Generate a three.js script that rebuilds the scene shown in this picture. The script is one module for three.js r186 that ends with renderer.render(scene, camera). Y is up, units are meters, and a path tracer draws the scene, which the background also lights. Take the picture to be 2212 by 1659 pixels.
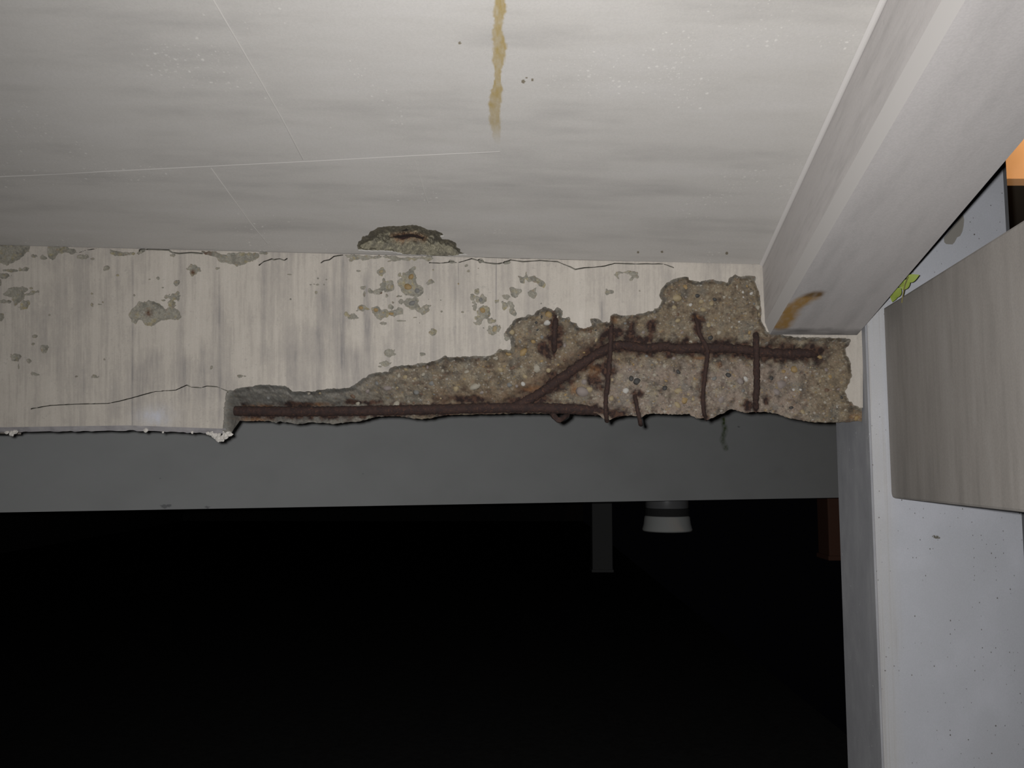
import * as THREE from 'three';
import { mergeGeometries, mergeVertices, toCreasedNormals } from 'three/addons/utils/BufferGeometryUtils.js';
import { RoundedBoxGeometry } from 'three/addons/geometries/RoundedBoxGeometry.js';

/* ------------------------------------------------------------------ camera, sky, light, exposure */
const scene = new THREE.Scene();
const W = 2212, H = 1659, F = 1850, PITCH = THREE.MathUtils.degToRad(5.3);
const EYE = new THREE.Vector3(0, 1.75, 2.4);
const camera = new THREE.PerspectiveCamera(2 * Math.atan(H / 2 / F) * 180 / Math.PI, W / H, 0.02, 80);
camera.position.copy(EYE);
camera.rotation.x = PITCH;
scene.add(camera);
scene.background = new THREE.Color().setRGB(0.0006, 0.0006, 0.0008);      // night outside
const flash = new THREE.SpotLight(0xffffff, 14.2, 0, THREE.MathUtils.degToRad(66), 1, 2);   // the hand-held camera's own flash, above and beside the lens
flash.position.set(EYE.x - 0.023, EYE.y + 0.014, EYE.z - 0.005);
flash.target.position.set(EYE.x + 0.1, EYE.y + 0.08, EYE.z - 2);
flash.castShadow = true; flash.shadow.mapSize.set(2048, 2048); flash.shadow.radius = 0.5; flash.shadow.camera.near = 0.1; flash.shadow.bias = -0.0005;
scene.add(flash, flash.target);
const renderer = new THREE.WebGLRenderer();
renderer.toneMapping = THREE.LinearToneMapping;
renderer.toneMappingExposure = 1.0;
renderer.shadowMap.enabled = true;

/* ------------------------------------------------------------------ pixel <-> world */
const cp = Math.cos(PITCH), sp = Math.sin(PITCH);
function ray(px, py) {
  const x = (px - W / 2) / F, y = -(py - H / 2) / F;
  return new THREE.Vector3(x, y * cp + sp, y * sp - cp);
}
function onPlane(px, py, p0, n, off = 0) {                       // point where the sight line meets the plane p0,n pushed back by off
  const d = ray(px, py), q = p0.clone().addScaledVector(n, -off);
  return d.multiplyScalar(q.sub(EYE).dot(n) / d.dot(n)).add(EYE);
}
const ZP = new THREE.Vector3(0, 0, 1);
const atZ = (px, py, z = 0) => { const d = ray(px, py); return d.multiplyScalar((z - EYE.z) / d.z).add(EYE); };
function project(x, y, z) {
  const X = x - EYE.x, Y = y - EYE.y, Z = z - EYE.z;
  const yc = Y * cp + Z * sp, zc = -Y * sp + Z * cp;
  return [W / 2 + F * X / -zc, H / 2 - F * yc / -zc];
}

/* ------------------------------------------------------------------ noise, helpers */
function rng(seed) { let s = seed >>> 0; return () => { s = (s + 0x6D2B79F5) | 0; let t = Math.imul(s ^ (s >>> 15), 1 | s); t = (t + Math.imul(t ^ (t >>> 7), 61 | t)) ^ t; return ((t ^ (t >>> 14)) >>> 0) / 4294967296; }; }
function h2(x, y, s) { let h = Math.imul(x, 374761393) + Math.imul(y, 668265263) + Math.imul(s, 974634777); h = Math.imul(h ^ (h >>> 13), 1274126177); h ^= h >>> 16; return (h >>> 0) / 4294967296; }
function vn(x, y, s = 0) {
  const ix = Math.floor(x), iy = Math.floor(y); let fx = x - ix, fy = y - iy;
  fx = fx * fx * (3 - 2 * fx); fy = fy * fy * (3 - 2 * fy);
  const a = h2(ix, iy, s), b = h2(ix + 1, iy, s), c = h2(ix, iy + 1, s), d = h2(ix + 1, iy + 1, s);
  return a + (b - a) * fx + (c - a) * fy + (a - b - c + d) * fx * fy;
}
function fbm(x, y, s = 0, o = 4) { let v = 0, a = 0.5, t = 0; for (let i = 0; i < o; i++) { v += a * vn(x, y, s + i * 17); t += a; a *= 0.5; x = x * 2.03 + 11.3; y = y * 2.03 + 7.7; } return v / t; }
const clamp = (x, a = 0, b = 1) => Math.min(b, Math.max(a, x));
const ss = (a, b, x) => { const t = clamp((x - a) / (b - a)); return t * t * (3 - 2 * t); };
const mixc = (a, b, t) => [a[0] + (b[0] - a[0]) * t, a[1] + (b[1] - a[1]) * t, a[2] + (b[2] - a[2]) * t];
const enc = (v) => { v = clamp(v); return 255 * (v <= 0.0031308 ? 12.92 * v : 1.055 * Math.pow(v, 1 / 2.4) - 0.055); };
function lineAt(pts, x) {                                        // polyline as y(x)
  if (x <= pts[0][0]) return pts[0][1];
  for (let i = 1; i < pts.length; i++) if (x <= pts[i][0]) { const [a, b] = pts[i - 1], [c, d] = pts[i]; return b + (d - b) * (x - a) / (c - a); }
  return pts[pts.length - 1][1];
}
function segDist(px, py, a, b) {
  const dx = b[0] - a[0], dy = b[1] - a[1], t = clamp(((px - a[0]) * dx + (py - a[1]) * dy) / (dx * dx + dy * dy || 1e-9));
  return Math.hypot(px - a[0] - dx * t, py - a[1] - dy * t);
}
function polyDist(px, py, pts) { let d = 1e9; for (let i = 1; i < pts.length; i++) d = Math.min(d, segDist(px, py, pts[i - 1], pts[i])); return d; }
function sdPoly(px, py, p) {
  let d = 1e9, inside = false;
  for (let i = 0, j = p.length - 1; i < p.length; j = i++) {
    d = Math.min(d, segDist(px, py, p[j], p[i]));
    if ((p[i][1] > py) !== (p[j][1] > py) && px < (p[j][0] - p[i][0]) * (py - p[i][1]) / (p[j][1] - p[i][1]) + p[i][0]) inside = !inside;
  }
  return inside ? -d : d;
}
function texture(w, h, fn, { srgb = true, wrap = false } = {}) {   // fn(u, v) -> linear rgb (colour) or grey
  const data = new Uint8Array(w * h * 4);
  for (let j = 0; j < h; j++) for (let i = 0; i < w; i++) {
    const c = fn((i + 0.5) / w, (j + 0.5) / h), k = 4 * (j * w + i);
    if (srgb) { data[k] = enc(c[0]); data[k + 1] = enc(c[1]); data[k + 2] = enc(c[2]); } else data[k] = data[k + 1] = data[k + 2] = 255 * clamp(c);
    data[k + 3] = 255;
  }
  const t = new THREE.DataTexture(data, w, h); t.magFilter = THREE.LinearFilter; t.minFilter = THREE.LinearFilter;
  if (srgb) t.colorSpace = THREE.SRGBColorSpace;
  t.wrapS = t.wrapT = wrap ? THREE.RepeatWrapping : THREE.ClampToEdgeWrapping; t.needsUpdate = true;
  return t;
}
const mat = (o) => new THREE.MeshStandardMaterial({ roughness: 0.9, side: THREE.DoubleSide, ...o });
const taken = {};
const numbered = (n) => { const k = taken[n] = (taken[n] ?? -1) + 1; return k ? `${n}_${String(k).padStart(3, '0')}` : n; };
function mesh(name, geo, m, parent) { const o = new THREE.Mesh(geo, m); o.name = parent ? name : numbered(name); o.castShadow = o.receiveShadow = true; (parent || scene).add(o); return o; }
function thing(name, label, category, group) { const g = new THREE.Group(); g.name = numbered(name); g.userData = { label, category, kind: 'thing' }; if (group) g.userData.group = group; scene.add(g); return g; }
function tag(o, label, category, group) { Object.assign(o.userData, { label, category, kind: 'thing' }); if (group) o.userData.group = group; return o; }
function setting(o, label, category) { Object.assign(o.userData, { label, category, kind: 'structure' }); return o; }
function geom(pos, uv, idx) {
  const g = new THREE.BufferGeometry(); g.setAttribute('position', new THREE.Float32BufferAttribute(pos, 3)); g.setAttribute('uv', new THREE.Float32BufferAttribute(uv, 2));
  if (idx) g.setIndex(idx); g.computeVertexNormals(); return g;
}
function worldUV(g, ax = 'x', ay = 'y', k = 1) {                 // uv in metres from two axes
  const p = g.attributes.position, uv = new Float32Array(p.count * 2), gx = { x: 'getX', y: 'getY', z: 'getZ' };
  for (let i = 0; i < p.count; i++) { uv[2 * i] = p[gx[ax]](i) * k; uv[2 * i + 1] = p[gx[ay]](i) * k; }
  g.setAttribute('uv', new THREE.BufferAttribute(uv, 2)); return g;
}
function boxUV(g, k = 1) {                                       // uv in metres by the way each face points
  g = g.index ? g.toNonIndexed() : g; g.computeVertexNormals();
  const p = g.attributes.position, n = g.attributes.normal, uv = new Float32Array(p.count * 2);
  for (let i = 0; i < p.count; i++) {
    const a = Math.abs(n.getX(i)), b = Math.abs(n.getY(i)), c = Math.abs(n.getZ(i));
    const [u, v] = a >= b && a >= c ? [p.getZ(i), p.getY(i)] : b >= c ? [p.getX(i), p.getZ(i)] : [p.getX(i), p.getY(i)];
    uv[2 * i] = u * k; uv[2 * i + 1] = v * k;
  }
  g.setAttribute('uv', new THREE.BufferAttribute(uv, 2)); return g;
}
const box = (x0, x1, y0, y1, z0, z1) => boxUV(new THREE.BoxGeometry(x1 - x0, y1 - y0, z1 - z0).translate((x0 + x1) / 2, (y0 + y1) / 2, (z0 + z1) / 2));
function prism(profile, dir, len, back = 0) {                    // 3-D outline swept along dir
  const n = profile.length, pos = [], uv = [], a = profile.map((p) => p.clone().addScaledVector(dir, -back)), b = profile.map((p) => p.clone().addScaledVector(dir, len));
  let s = 0;
  for (let i = 0; i < n; i++) {
    const j = (i + 1) % n, w = a[i].distanceTo(a[j]), q = [a[i], b[i], b[j], a[i], b[j], a[j]], t = [[0, s], [len + back, s], [len + back, s + w], [0, s], [len + back, s + w], [0, s + w]];
    q.forEach((p, k) => { pos.push(p.x, p.y, p.z); uv.push(...t[k]); }); s += w;
  }
  const c2 = profile.map((p) => new THREE.Vector2(p.x, p.y));
  for (const f of THREE.ShapeUtils.triangulateShape(c2, [])) for (const end of [a, b]) for (const k of f) { pos.push(end[k].x, end[k].y, end[k].z); uv.push(end[k].x, end[k].y); }
  return geom(pos, uv);
}

/* ------------------------------------------------------------------ where things are in the photograph (crops: origin x, y and scale) */
const Z1 = (p) => p.map(([x, y]) => [1050 + x * 0.2412, 540 + y * 0.2412]);
const Z2 = (p) => p.map(([x, y]) => [1450 + x * 0.229, 560 + y * 0.229]);
const Z3 = (p) => p.map(([x, y]) => [450 + x * 0.2939, 700 + y * 0.2939]);
const Z4 = (p) => p.map(([x, y]) => [x * 0.2893, 500 + y * 0.2893]);
const Z5 = (p) => p.map(([x, y]) => [560 + x * 0.2441, 460 + y * 0.2441]);
const SC = new Map([[Z1, 0.2412], [Z2, 0.229], [Z3, 0.2939], [Z4, 0.2893], [Z5, 0.2441]]);

const TOP = [[-700, 512], [0, 530], [640, 546], [1110, 560], [1640, 572], [1900, 579]];          // where the beam meets the ceiling
const ARRIS = [[-700, 916], [0, 923], [280, 919], [480, 926], [500, 927]];                                    // lower edge of the sound beam face
const spallTop = [
  ...Z3([[105, 800], [110, 700], [118, 600], [130, 515], [150, 490], [240, 470], [330, 455], [395, 445], [470, 450], [560, 455], [612, 485], [620, 497], [720, 495], [790, 492], [830, 480], [900, 475], [960, 478], [1030, 465], [1065, 455],
    [1130, 405], [1180, 372], [1250, 355], [1320, 350], [1340, 320], [1400, 303], [1500, 300], [1600, 285], [1650, 270], [1700, 255], [1750, 230], [1770, 245], [1860, 240], [1960, 238]]),
  ...Z1([[0, 955], [75, 935], [120, 885], [180, 895], [220, 898], [225, 850], [215, 790], [175, 770], [165, 730], [200, 690], [240, 640], [290, 605], [350, 600], [370, 580], [430, 585], [450, 545], [520, 510], [560, 512], [600, 545],
    [640, 515], [670, 525], [690, 570], [680, 600], [710, 605], [740, 600], [770, 645], [810, 660], [830, 695], [880, 705], [915, 690], [945, 675], [930, 615], [960, 608], [1000, 615], [1040, 645], [1105, 645], [1115, 590], [1150, 575],
    [1190, 580], [1250, 590], [1290, 585], [1360, 575], [1420, 560], [1490, 540], [1540, 510], [1565, 490], [1570, 450], [1550, 405], [1570, 350], [1610, 300], [1680, 260], [1770, 240], [1810, 238], [1820, 265]]),
  ...Z2([[218, 206], [240, 210], [300, 205], [340, 190], [400, 195], [460, 205], [530, 215], [540, 180], [600, 140], [630, 160], [660, 165], [740, 155], [795, 160], [785, 210], [800, 250], [830, 300], [842, 370], [848, 440], [850, 560], [858, 590],
    [900, 690], [1180, 735], [1500, 740], [1690, 750], [1690, 775], [1670, 820], [1640, 850], [1655, 900], [1690, 960], [1705, 1050], [1700, 1120], [1670, 1190], [1645, 1240], [1655, 1290], [1680, 1330], [1720, 1375], [1760, 1390], [1805, 1410], [1840, 1420]]),
];
const spall = [...spallTop, [1890, 1100], [470, 1100]];
const SIL = [[-700, 930], [0, 926], [484, 934], [498, 941], [503, 930], [518, 909], ...Z3([[340, 712], [440, 712], [500, 728], [530, 715], [600, 728], [660, 738], [740, 722], [820, 725], [920, 735], [1000, 725], [1110, 715], [1200, 692], [1250, 680], [1340, 675], [1420, 680], [1500, 695], [1570, 700], [1640, 690], [1700, 675], [1760, 668], [1900, 665]]),
  ...Z1([[0, 1470], [200, 1465], [400, 1465], [580, 1465], [740, 1460], [800, 1450], [900, 1455], [990, 1460], [1050, 1510], [1085, 1535], [1130, 1510], [1180, 1490], [1290, 1480], [1350, 1490], [1385, 1505], [1440, 1470], [1500, 1465], [1650, 1472], [1740, 1475], [1830, 1470]]),
  ...Z2([[120, 1465], [200, 1480], [240, 1500], [300, 1500], [340, 1515], [380, 1500], [440, 1470], [510, 1445], [530, 1425], [575, 1415], [620, 1430], [680, 1445], [740, 1445], [830, 1442], [900, 1440], [1000, 1460], [1080, 1490], [1180, 1510], [1300, 1535], [1535, 1540], [1805, 1528]]), [1900, 908]];

// patches where the paint has come away: outlines and ovals (x, y, rx, ry, turn)
const chipPolys = [
  Z4([[-20, 100], [230, 100], [215, 140], [190, 165], [150, 200], [110, 225], [60, 250], [-20, 240]]),
  Z4([[360, 110], [480, 115], [560, 135], [585, 160], [540, 175], [500, 160], [440, 165], [430, 185], [390, 215], [365, 200], [350, 150]]),
  Z4([[820, 135], [900, 150], [960, 155], [1010, 160], [1040, 140], [1100, 135], [1040, 175], [980, 170], [910, 180], [860, 185], [830, 165]]),
  Z4([[1510, 150], [1600, 148], [1660, 170], [1720, 185], [1640, 200], [1600, 185], [1530, 175]]),
  Z4([[1700, 165], [1800, 155], [1936, 160], [1936, 195], [1900, 215], [1840, 240], [1770, 265], [1720, 240], [1660, 235], [1620, 200], [1690, 190]]),
  Z4([[965, 605], [985, 575], [1015, 555], [1030, 530], [1075, 525], [1095, 530], [1110, 515], [1150, 520], [1190, 540], [1220, 560], [1240, 575], [1275, 568], [1320, 580], [1345, 610], [1350, 640], [1335, 660], [1290, 660], [1240, 660], [1200, 670], [1165, 690], [1130, 712], [1085, 695], [1065, 665], [1040, 660], [1010, 685], [985, 675], [965, 640]]),
  Z4([[20, 465], [60, 430], [120, 415], [200, 415], [215, 440], [180, 460], [185, 500], [150, 520], [110, 560], [90, 520], [95, 490], [40, 480]]),
  Z5([[0, 345], [60, 345], [95, 362], [0, 368]]),
  Z5([[740, 370], [880, 372], [1000, 385], [1180, 375], [1250, 395], [1380, 395], [1440, 385], [1500, 400], [1380, 415], [1300, 420], [1200, 425], [1110, 432], [1170, 415], [1100, 395], [980, 405], [920, 420], [840, 405], [815, 435], [795, 430], [805, 400]]),
  Z5([[1100, 570], [1125, 600], [1175, 605], [1200, 650], [1195, 685], [1140, 700], [1100, 690], [1085, 650], [1060, 640], [1085, 610]]),
  Z5([[1340, 480], [1395, 470], [1370, 505], [1385, 535], [1390, 590], [1400, 625], [1450, 665], [1455, 700], [1420, 735], [1370, 740], [1310, 730], [1270, 700], [1250, 660], [1225, 645], [1225, 600], [1265, 560], [1275, 530], [1320, 520]]),
  Z5([[1270, 790], [1300, 760], [1380, 745], [1410, 775], [1400, 800], [1430, 840], [1480, 805], [1520, 820], [1500, 865], [1445, 900], [1415, 880], [1370, 860], [1330, 850], [1290, 830]]),
  Z5([[990, 840], [1040, 825], [1080, 860], [1130, 845], [1140, 870], [1190, 865], [1230, 840], [1280, 850], [1275, 890], [1230, 905], [1190, 920], [1150, 900], [1130, 935], [1095, 930], [1080, 960], [1050, 945], [1035, 915], [1000, 890]]),
  Z1([[205, 335], [320, 345], [305, 390], [265, 435], [230, 420], [215, 370]]),
  Z1([[370, 375], [455, 335], [440, 375], [458, 400], [435, 440], [390, 420]]),
  Z1([[290, 240], [340, 240], [360, 200], [380, 240], [440, 235], [490, 260], [530, 310], [520, 340], [475, 330], [440, 290], [385, 285], [355, 270], [350, 305], [310, 295]]),
  Z1([[1130, 215], [1190, 195], [1270, 185], [1355, 195], [1370, 230], [1390, 265], [1330, 255], [1290, 280], [1275, 265], [1310, 240], [1280, 210], [1200, 215], [1180, 255], [1145, 235]]),
];
const ovals = [];
const oval = (Z, list) => list.forEach(([x, y, rx, ry, a = 0]) => { const [[X, Y]] = Z([[x, y]]), k = SC.get(Z); ovals.push([X, Y, rx * k, ry * k, a]); });
oval(Z4, [[260, 185, 22, 16], [320, 195, 28, 18], [620, 195, 40, 20], [690, 205, 15, 8], [805, 272, 30, 14, -0.3], [880, 327, 10, 7], [1290, 180, 25, 14], [1455, 275, 50, 27], [1440, 310, 22, 24], [1115, 358, 10, 6], [1180, 350, 12, 10], [1625, 275, 20, 8],
  [1320, 385, 22, 20], [1215, 420, 12, 5], [1310, 480, 42, 28], [1262, 492, 30, 15], [1280, 540, 30, 25], [1220, 515, 15, 6], [185, 550, 42, 28, -0.4], [40, 525, 45, 14], [240, 460, 40, 14, -0.2], [230, 425, 12, 7], [40, 330, 45, 18], [70, 292, 50, 10], [180, 280, 35, 15],
  [0, 380, 14, 20], [5, 640, 18, 30], [690, 463, 14, 9], [1000, 475, 10, 12], [745, 545, 18, 9], [770, 528, 8, 10], [690, 548, 10, 12], [260, 782, 20, 12], [252, 840, 14, 9], [335, 875, 35, 32], [118, 938, 42, 30], [217, 967, 18, 14], [138, 1010, 10, 16],
  [265, 1065, 40, 14, 0.2], [570, 1083, 12, 6], [705, 1083, 32, 12], [780, 955, 6, 6], [370, 625, 7, 6], [1580, 1010, 14, 14], [1800, 1080, 34, 10]]);
oval(Z5, [[1495, 405, 40, 18], [1960, 425, 20, 18], [1700, 432, 25, 12], [2180, 438, 35, 14], [1085, 520, 35, 33], [880, 512, 18, 7], [1205, 515, 8, 8], [1510, 612, 33, 20], [1540, 505, 6, 6], [1060, 700, 45, 33], [1125, 735, 12, 20], [1243, 545, 12, 20], [1235, 735, 30, 14],
  [1255, 785, 20, 22], [905, 840, 45, 28], [955, 850, 30, 10], [1085, 975, 32, 20], [1165, 830, 25, 20], [1185, 795, 12, 12], [915, 660, 30, 22], [930, 720, 9, 24], [820, 915, 42, 24], [772, 890, 14, 22], [1530, 1055, 34, 30], [1150, 1240, 52, 33], [1190, 1250, 25, 14],
  [1450, 1248, 25, 14], [1120, 1335, 45, 24], [1070, 1360, 14, 8], [1930, 700, 35, 25], [1890, 740, 20, 35], [1960, 765, 48, 40], [1905, 830, 25, 45], [1985, 870, 60, 50], [1950, 940, 40, 28], [1940, 970, 30, 18], [2050, 958, 40, 25], [2085, 1030, 50, 38], [2195, 1075, 25, 45],
  [2095, 782, 20, 18], [2180, 745, 35, 22], [2170, 820, 25, 35], [1765, 630, 12, 12], [1835, 465, 14, 12], [1850, 515, 12, 12], [1940, 490, 10, 6], [455, 635, 14, 8], [485, 630, 10, 6], [520, 635, 16, 8], [505, 705, 12, 14], [575, 635, 8, 8], [240, 790, 8, 6],
  [275, 763, 8, 6], [235, 762, 8, 6], [520, 580, 10, 6], [595, 592, 8, 6], [265, 545, 20, 5], [1615, 873, 10, 8], [1800, 878, 12, 8], [1985, 1018, 10, 10], [1380, 925, 25, 8], [1420, 975, 8, 14], [1250, 955, 36, 5], [1500, 765, 10, 8], [1605, 772, 8, 6], [985, 690, 20, 20]]);
oval(Z1, [[90, 458, 22, 20], [185, 425, 35, 22], [165, 500, 25, 35], [210, 475, 22, 14], [240, 552, 42, 33], [235, 505, 20, 16], [40, 635, 42, 26], [75, 715, 55, 40], [10, 560, 30, 50], [1108, 380, 33, 28], [1372, 365, 9, 9], [505, 412, 8, 7], [493, 480, 8, 7]]);
const cracks = [
  [Z4([[230, 1325], [370, 1300], [560, 1290], [700, 1287], [800, 1285], [880, 1270], [960, 1250], [1050, 1225], [1160, 1195], [1240, 1190], [1310, 1185], [1395, 1147], [1430, 1163], [1500, 1168], [1540, 1155], [1620, 1160], [1700, 1192]]), 1.05],
  [Z4([[1040, 138], [1130, 133], [1260, 140], [1290, 160], [1340, 165], [1430, 158], [1510, 165]]), 1.6],
  [Z4([[585, 160], [640, 140], [720, 128]]), 0.8],
  [Z5([[0, 460], [40, 430], [110, 408], [130, 415], [180, 405], [220, 420], [245, 405]]), 1.3],
  [Z5([[545, 442], [570, 425], [620, 415], [660, 385], [740, 372]]), 1.3],
  [Z5([[1505, 440], [1600, 445], [1690, 435], [1760, 440], [1880, 405], [1980, 435], [2090, 455], [2150, 440]]), 1.1],
  [Z1([[0, 115], [120, 125], [220, 90], [330, 105], [480, 95], [640, 105], [700, 130], [750, 150], [800, 175], [880, 160], [960, 155], [1060, 145], [1150, 120], [1300, 125], [1480, 125], [1590, 125], [1680, 158]]), 1.2],
];
const bb = (pts, m) => [Math.min(...pts.map((p) => p[0])) - m, Math.min(...pts.map((p) => p[1])) - m, Math.max(...pts.map((p) => p[0])) + m, Math.max(...pts.map((p) => p[1])) + m];
const shapes = [
  ...chipPolys.map((p) => ({ b: bb(p, 14), f: (x, y) => sdPoly(x, y, p), rough: 2.6 })),
  ...ovals.map(([X, Y, rx, ry, a]) => ({ b: [X - rx - ry - 12, Y - rx - ry - 12, X + rx + ry + 12, Y + rx + ry + 12], rough: Math.min(4.2, 0.6 + 0.5 * Math.min(rx, ry)),
    f: (x, y) => { const c = Math.cos(a), s = Math.sin(a), u = ((x - X) * c + (y - Y) * s) / rx, v = (-(x - X) * s + (y - Y) * c) / ry; return (Math.hypot(u, v) - 1) * Math.min(rx, ry); } })),
  ...cracks.map(([p, w]) => ({ b: bb(p, 14), f: (x, y) => polyDist(x, y, p) - w * (0.7 + 0.7 * vn(x / 9, y / 9, 5)), rough: 0.3 })),
];
const spallB = bb(spall, 20);
const wob = (x, y) => (vn(x / 7, y / 7, 1) - 0.5) * 1.6 + (vn(x / 3, y / 3, 2) - 0.5) * 0.9;
const inB = (b, x, y) => x > b[0] && y > b[1] && x < b[2] && y < b[3];
function chipField(x, y) {                                       // < 0 where a chip is
  let d = 12;
  for (const s of shapes) if (inB(s.b, x, y)) { let v = s.f(x, y); if (v < 9) v += wob(x, y) * s.rough; if (v < d) d = v; }
  return d;
}
const spallField = (x, y) => { if (!inB(spallB, x, y)) return 20; const v = sdPoly(x, y, spall); return Math.abs(v) < 12 ? v + wob(x, y) * 2 : v; };
const paintField = (x, y) => Math.min(chipField(x, y), spallField(x, y), 1864 - x, (x > 495 ? 960 : lineAt(ARRIS, x)) - y, 1868 - x);

/* ------------------------------------------------------------------ relief of a broken surface by marching over a grid in the photograph's frame */
// field > 0 where the surface exists; place(x, y) gives the point; rim(p, x, y) gives the far end of the edge wall; a flat surface joins whole blocks
function sheet({ x0, x1, y0, y1, step, field, place, uvOf, rim, block = 1, keep }) {
  const nx = Math.ceil((x1 - x0) / step / block) * block, ny = Math.ceil((y1 - y0) / step / block) * block, N = (nx + 1) * (ny + 1), val = new Float32Array(N);
  for (let j = 0; j <= ny; j++) for (let i = 0; i <= nx; i++) val[j * (nx + 1) + i] = field(x0 + i * step, y0 + j * step);
  const pos = [], uv = [], idx = [], wpos = [], wuv = [], widx = [], cache = new Map();
  const add = (key, x, y) => { let k = cache.get(key); if (k === undefined) { k = pos.length / 3; const p = place(x, y); pos.push(p.x, p.y, p.z); uv.push(...uvOf(x, y, p)); cache.set(key, k); } return k; };
  const node = (i, j) => add(j * (nx + 1) + i, x0 + i * step, y0 + j * step);
  const V = (i, j) => val[j * (nx + 1) + i];
  const edge = (i, j, i2, j2) => {
    const a = V(i, j), b = V(i2, j2), t = clamp(a / (a - b), 0.02, 0.98), k = N + 2 * (Math.min(j, j2) * (nx + 1) + Math.min(i, i2)) + (j === j2 ? 0 : 1);
    return add(k, x0 + step * (i + (i2 - i) * t), y0 + step * (j + (j2 - j) * t));
  };
  const wall = (a, b) => {
    const k = wpos.length / 3;
    for (const q of [a, b]) { const p = new THREE.Vector3(pos[3 * q], pos[3 * q + 1], pos[3 * q + 2]), r = rim(p); wpos.push(p.x, p.y, p.z, r.x, r.y, r.z); wuv.push(uv[2 * q], uv[2 * q + 1], uv[2 * q] + 0.002, uv[2 * q + 1] + 0.02); }
    widx.push(k, k + 1, k + 2, k + 2, k + 1, k + 3);
  };
  for (let J = 0; J < ny; J += block) for (let I = 0; I < nx; I += block) {
    if (block > 1) {
      let full = true, none = true;
      for (let j = J; j <= J + block; j++) for (let i = I; i <= I + block; i++) if (V(i, j) > 0) none = false; else full = false;
      if (none) continue;
      if (full) { const a = node(I, J), b = node(I + block, J), c = node(I + block, J + block), d = node(I, J + block); idx.push(a, d, c, a, c, b); continue; }
    }
    for (let j = J; j < J + block; j++) for (let i = I; i < I + block; i++) {
      if (keep && !keep(x0 + (i + 0.5) * step, y0 + (j + 0.5) * step)) continue;
      const c = [[i, j], [i, j + 1], [i + 1, j + 1], [i + 1, j]], loop = [], cut = [];
      for (let k = 0; k < 4; k++) {
        const [a, b] = c[k], [e, f] = c[(k + 1) % 4], p = V(a, b) > 0, q = V(e, f) > 0;
        if (p) loop.push(node(a, b));
        if (p !== q) { const m = edge(a, b, e, f); loop.push(m); cut.push([m, p]); }
      }
      for (let k = 2; k < loop.length; k++) idx.push(loop[0], loop[k - 1], loop[k]);
      if (rim && cut.length === 2) { const [o, n] = cut[0][1] ? [cut[0][0], cut[1][0]] : [cut[1][0], cut[0][0]]; wall(o, n); }
    }
  }
  const g = geom(pos, uv, idx);
  return rim && widx.length ? mergeGeometries([g.toNonIndexed(), toCreasedNormals(geom(wpos, wuv, widx), 0.6)]) : g;
}

/* ------------------------------------------------------------------ colours (linear) and shared textures */
const C = { paint: [0.41, 0.37, 0.322], ceil: [0.52, 0.495, 0.465], white: [0.44, 0.445, 0.475], cement: [0.245, 0.228, 0.188], rust: [0.034, 0.0165, 0.0125], rustHi: [0.18, 0.085, 0.034] };
const grain = texture(512, 512, (u, v) => 0.5 + 0.5 * (fbm(u * 90, v * 90, 3, 3) - 0.5) + 0.25 * (fbm(u * 18, v * 18, 9, 3) - 0.5), { srgb: false, wrap: true });

// beam face: plane coordinates for its textures
const BX0 = atZ(-46, 760).x, BX1 = atZ(1880, 760).x, BY0 = atZ(1106, 960).y, BY1 = atZ(1106, 520).y;
const beamUV = (p) => [(p.x - BX0) / (BX1 - BX0), (p.y - BY0) / (BY1 - BY0)];      // metres along the face, over the face's size
const streaks = [[741, 560, 800, 9, 0.30], [722, 570, 720, 4, 0.14], [790, 600, 720, 7, 0.34], [800, 690, 830, 16, 0.22], [700, 640, 690, 12, 0.22], [286, 570, 925, 2, 0.26], [474, 600, 900, 4, 0.2], [464, 640, 820, 10, 0.14], [1300, 660, 690, 2.5, 0.4], [1248, 560, 700, 16, -0.12], [988, 560, 720, 3, -0.16],
  [985, 600, 730, 5, 0.2], [125, 560, 640, 6, 0.12], [97, 560, 740, 5, 0.1], [690, 720, 830, 14, 0.2], [640, 760, 830, 22, 0.16], [330, 770, 830, 26, 0.26], [400, 770, 850, 20, 0.22], [440, 760, 860, 14, 0.2], [570, 560, 780, 7, 0.14], [300, 800, 900, 12, 0.16], [770, 760, 830, 22, 0.3], [833, 740, 800, 10, 0.2], [1072, 575, 640, 1.2, 0.35], [990, 570, 600, 1.2, 0.35]];
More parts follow.
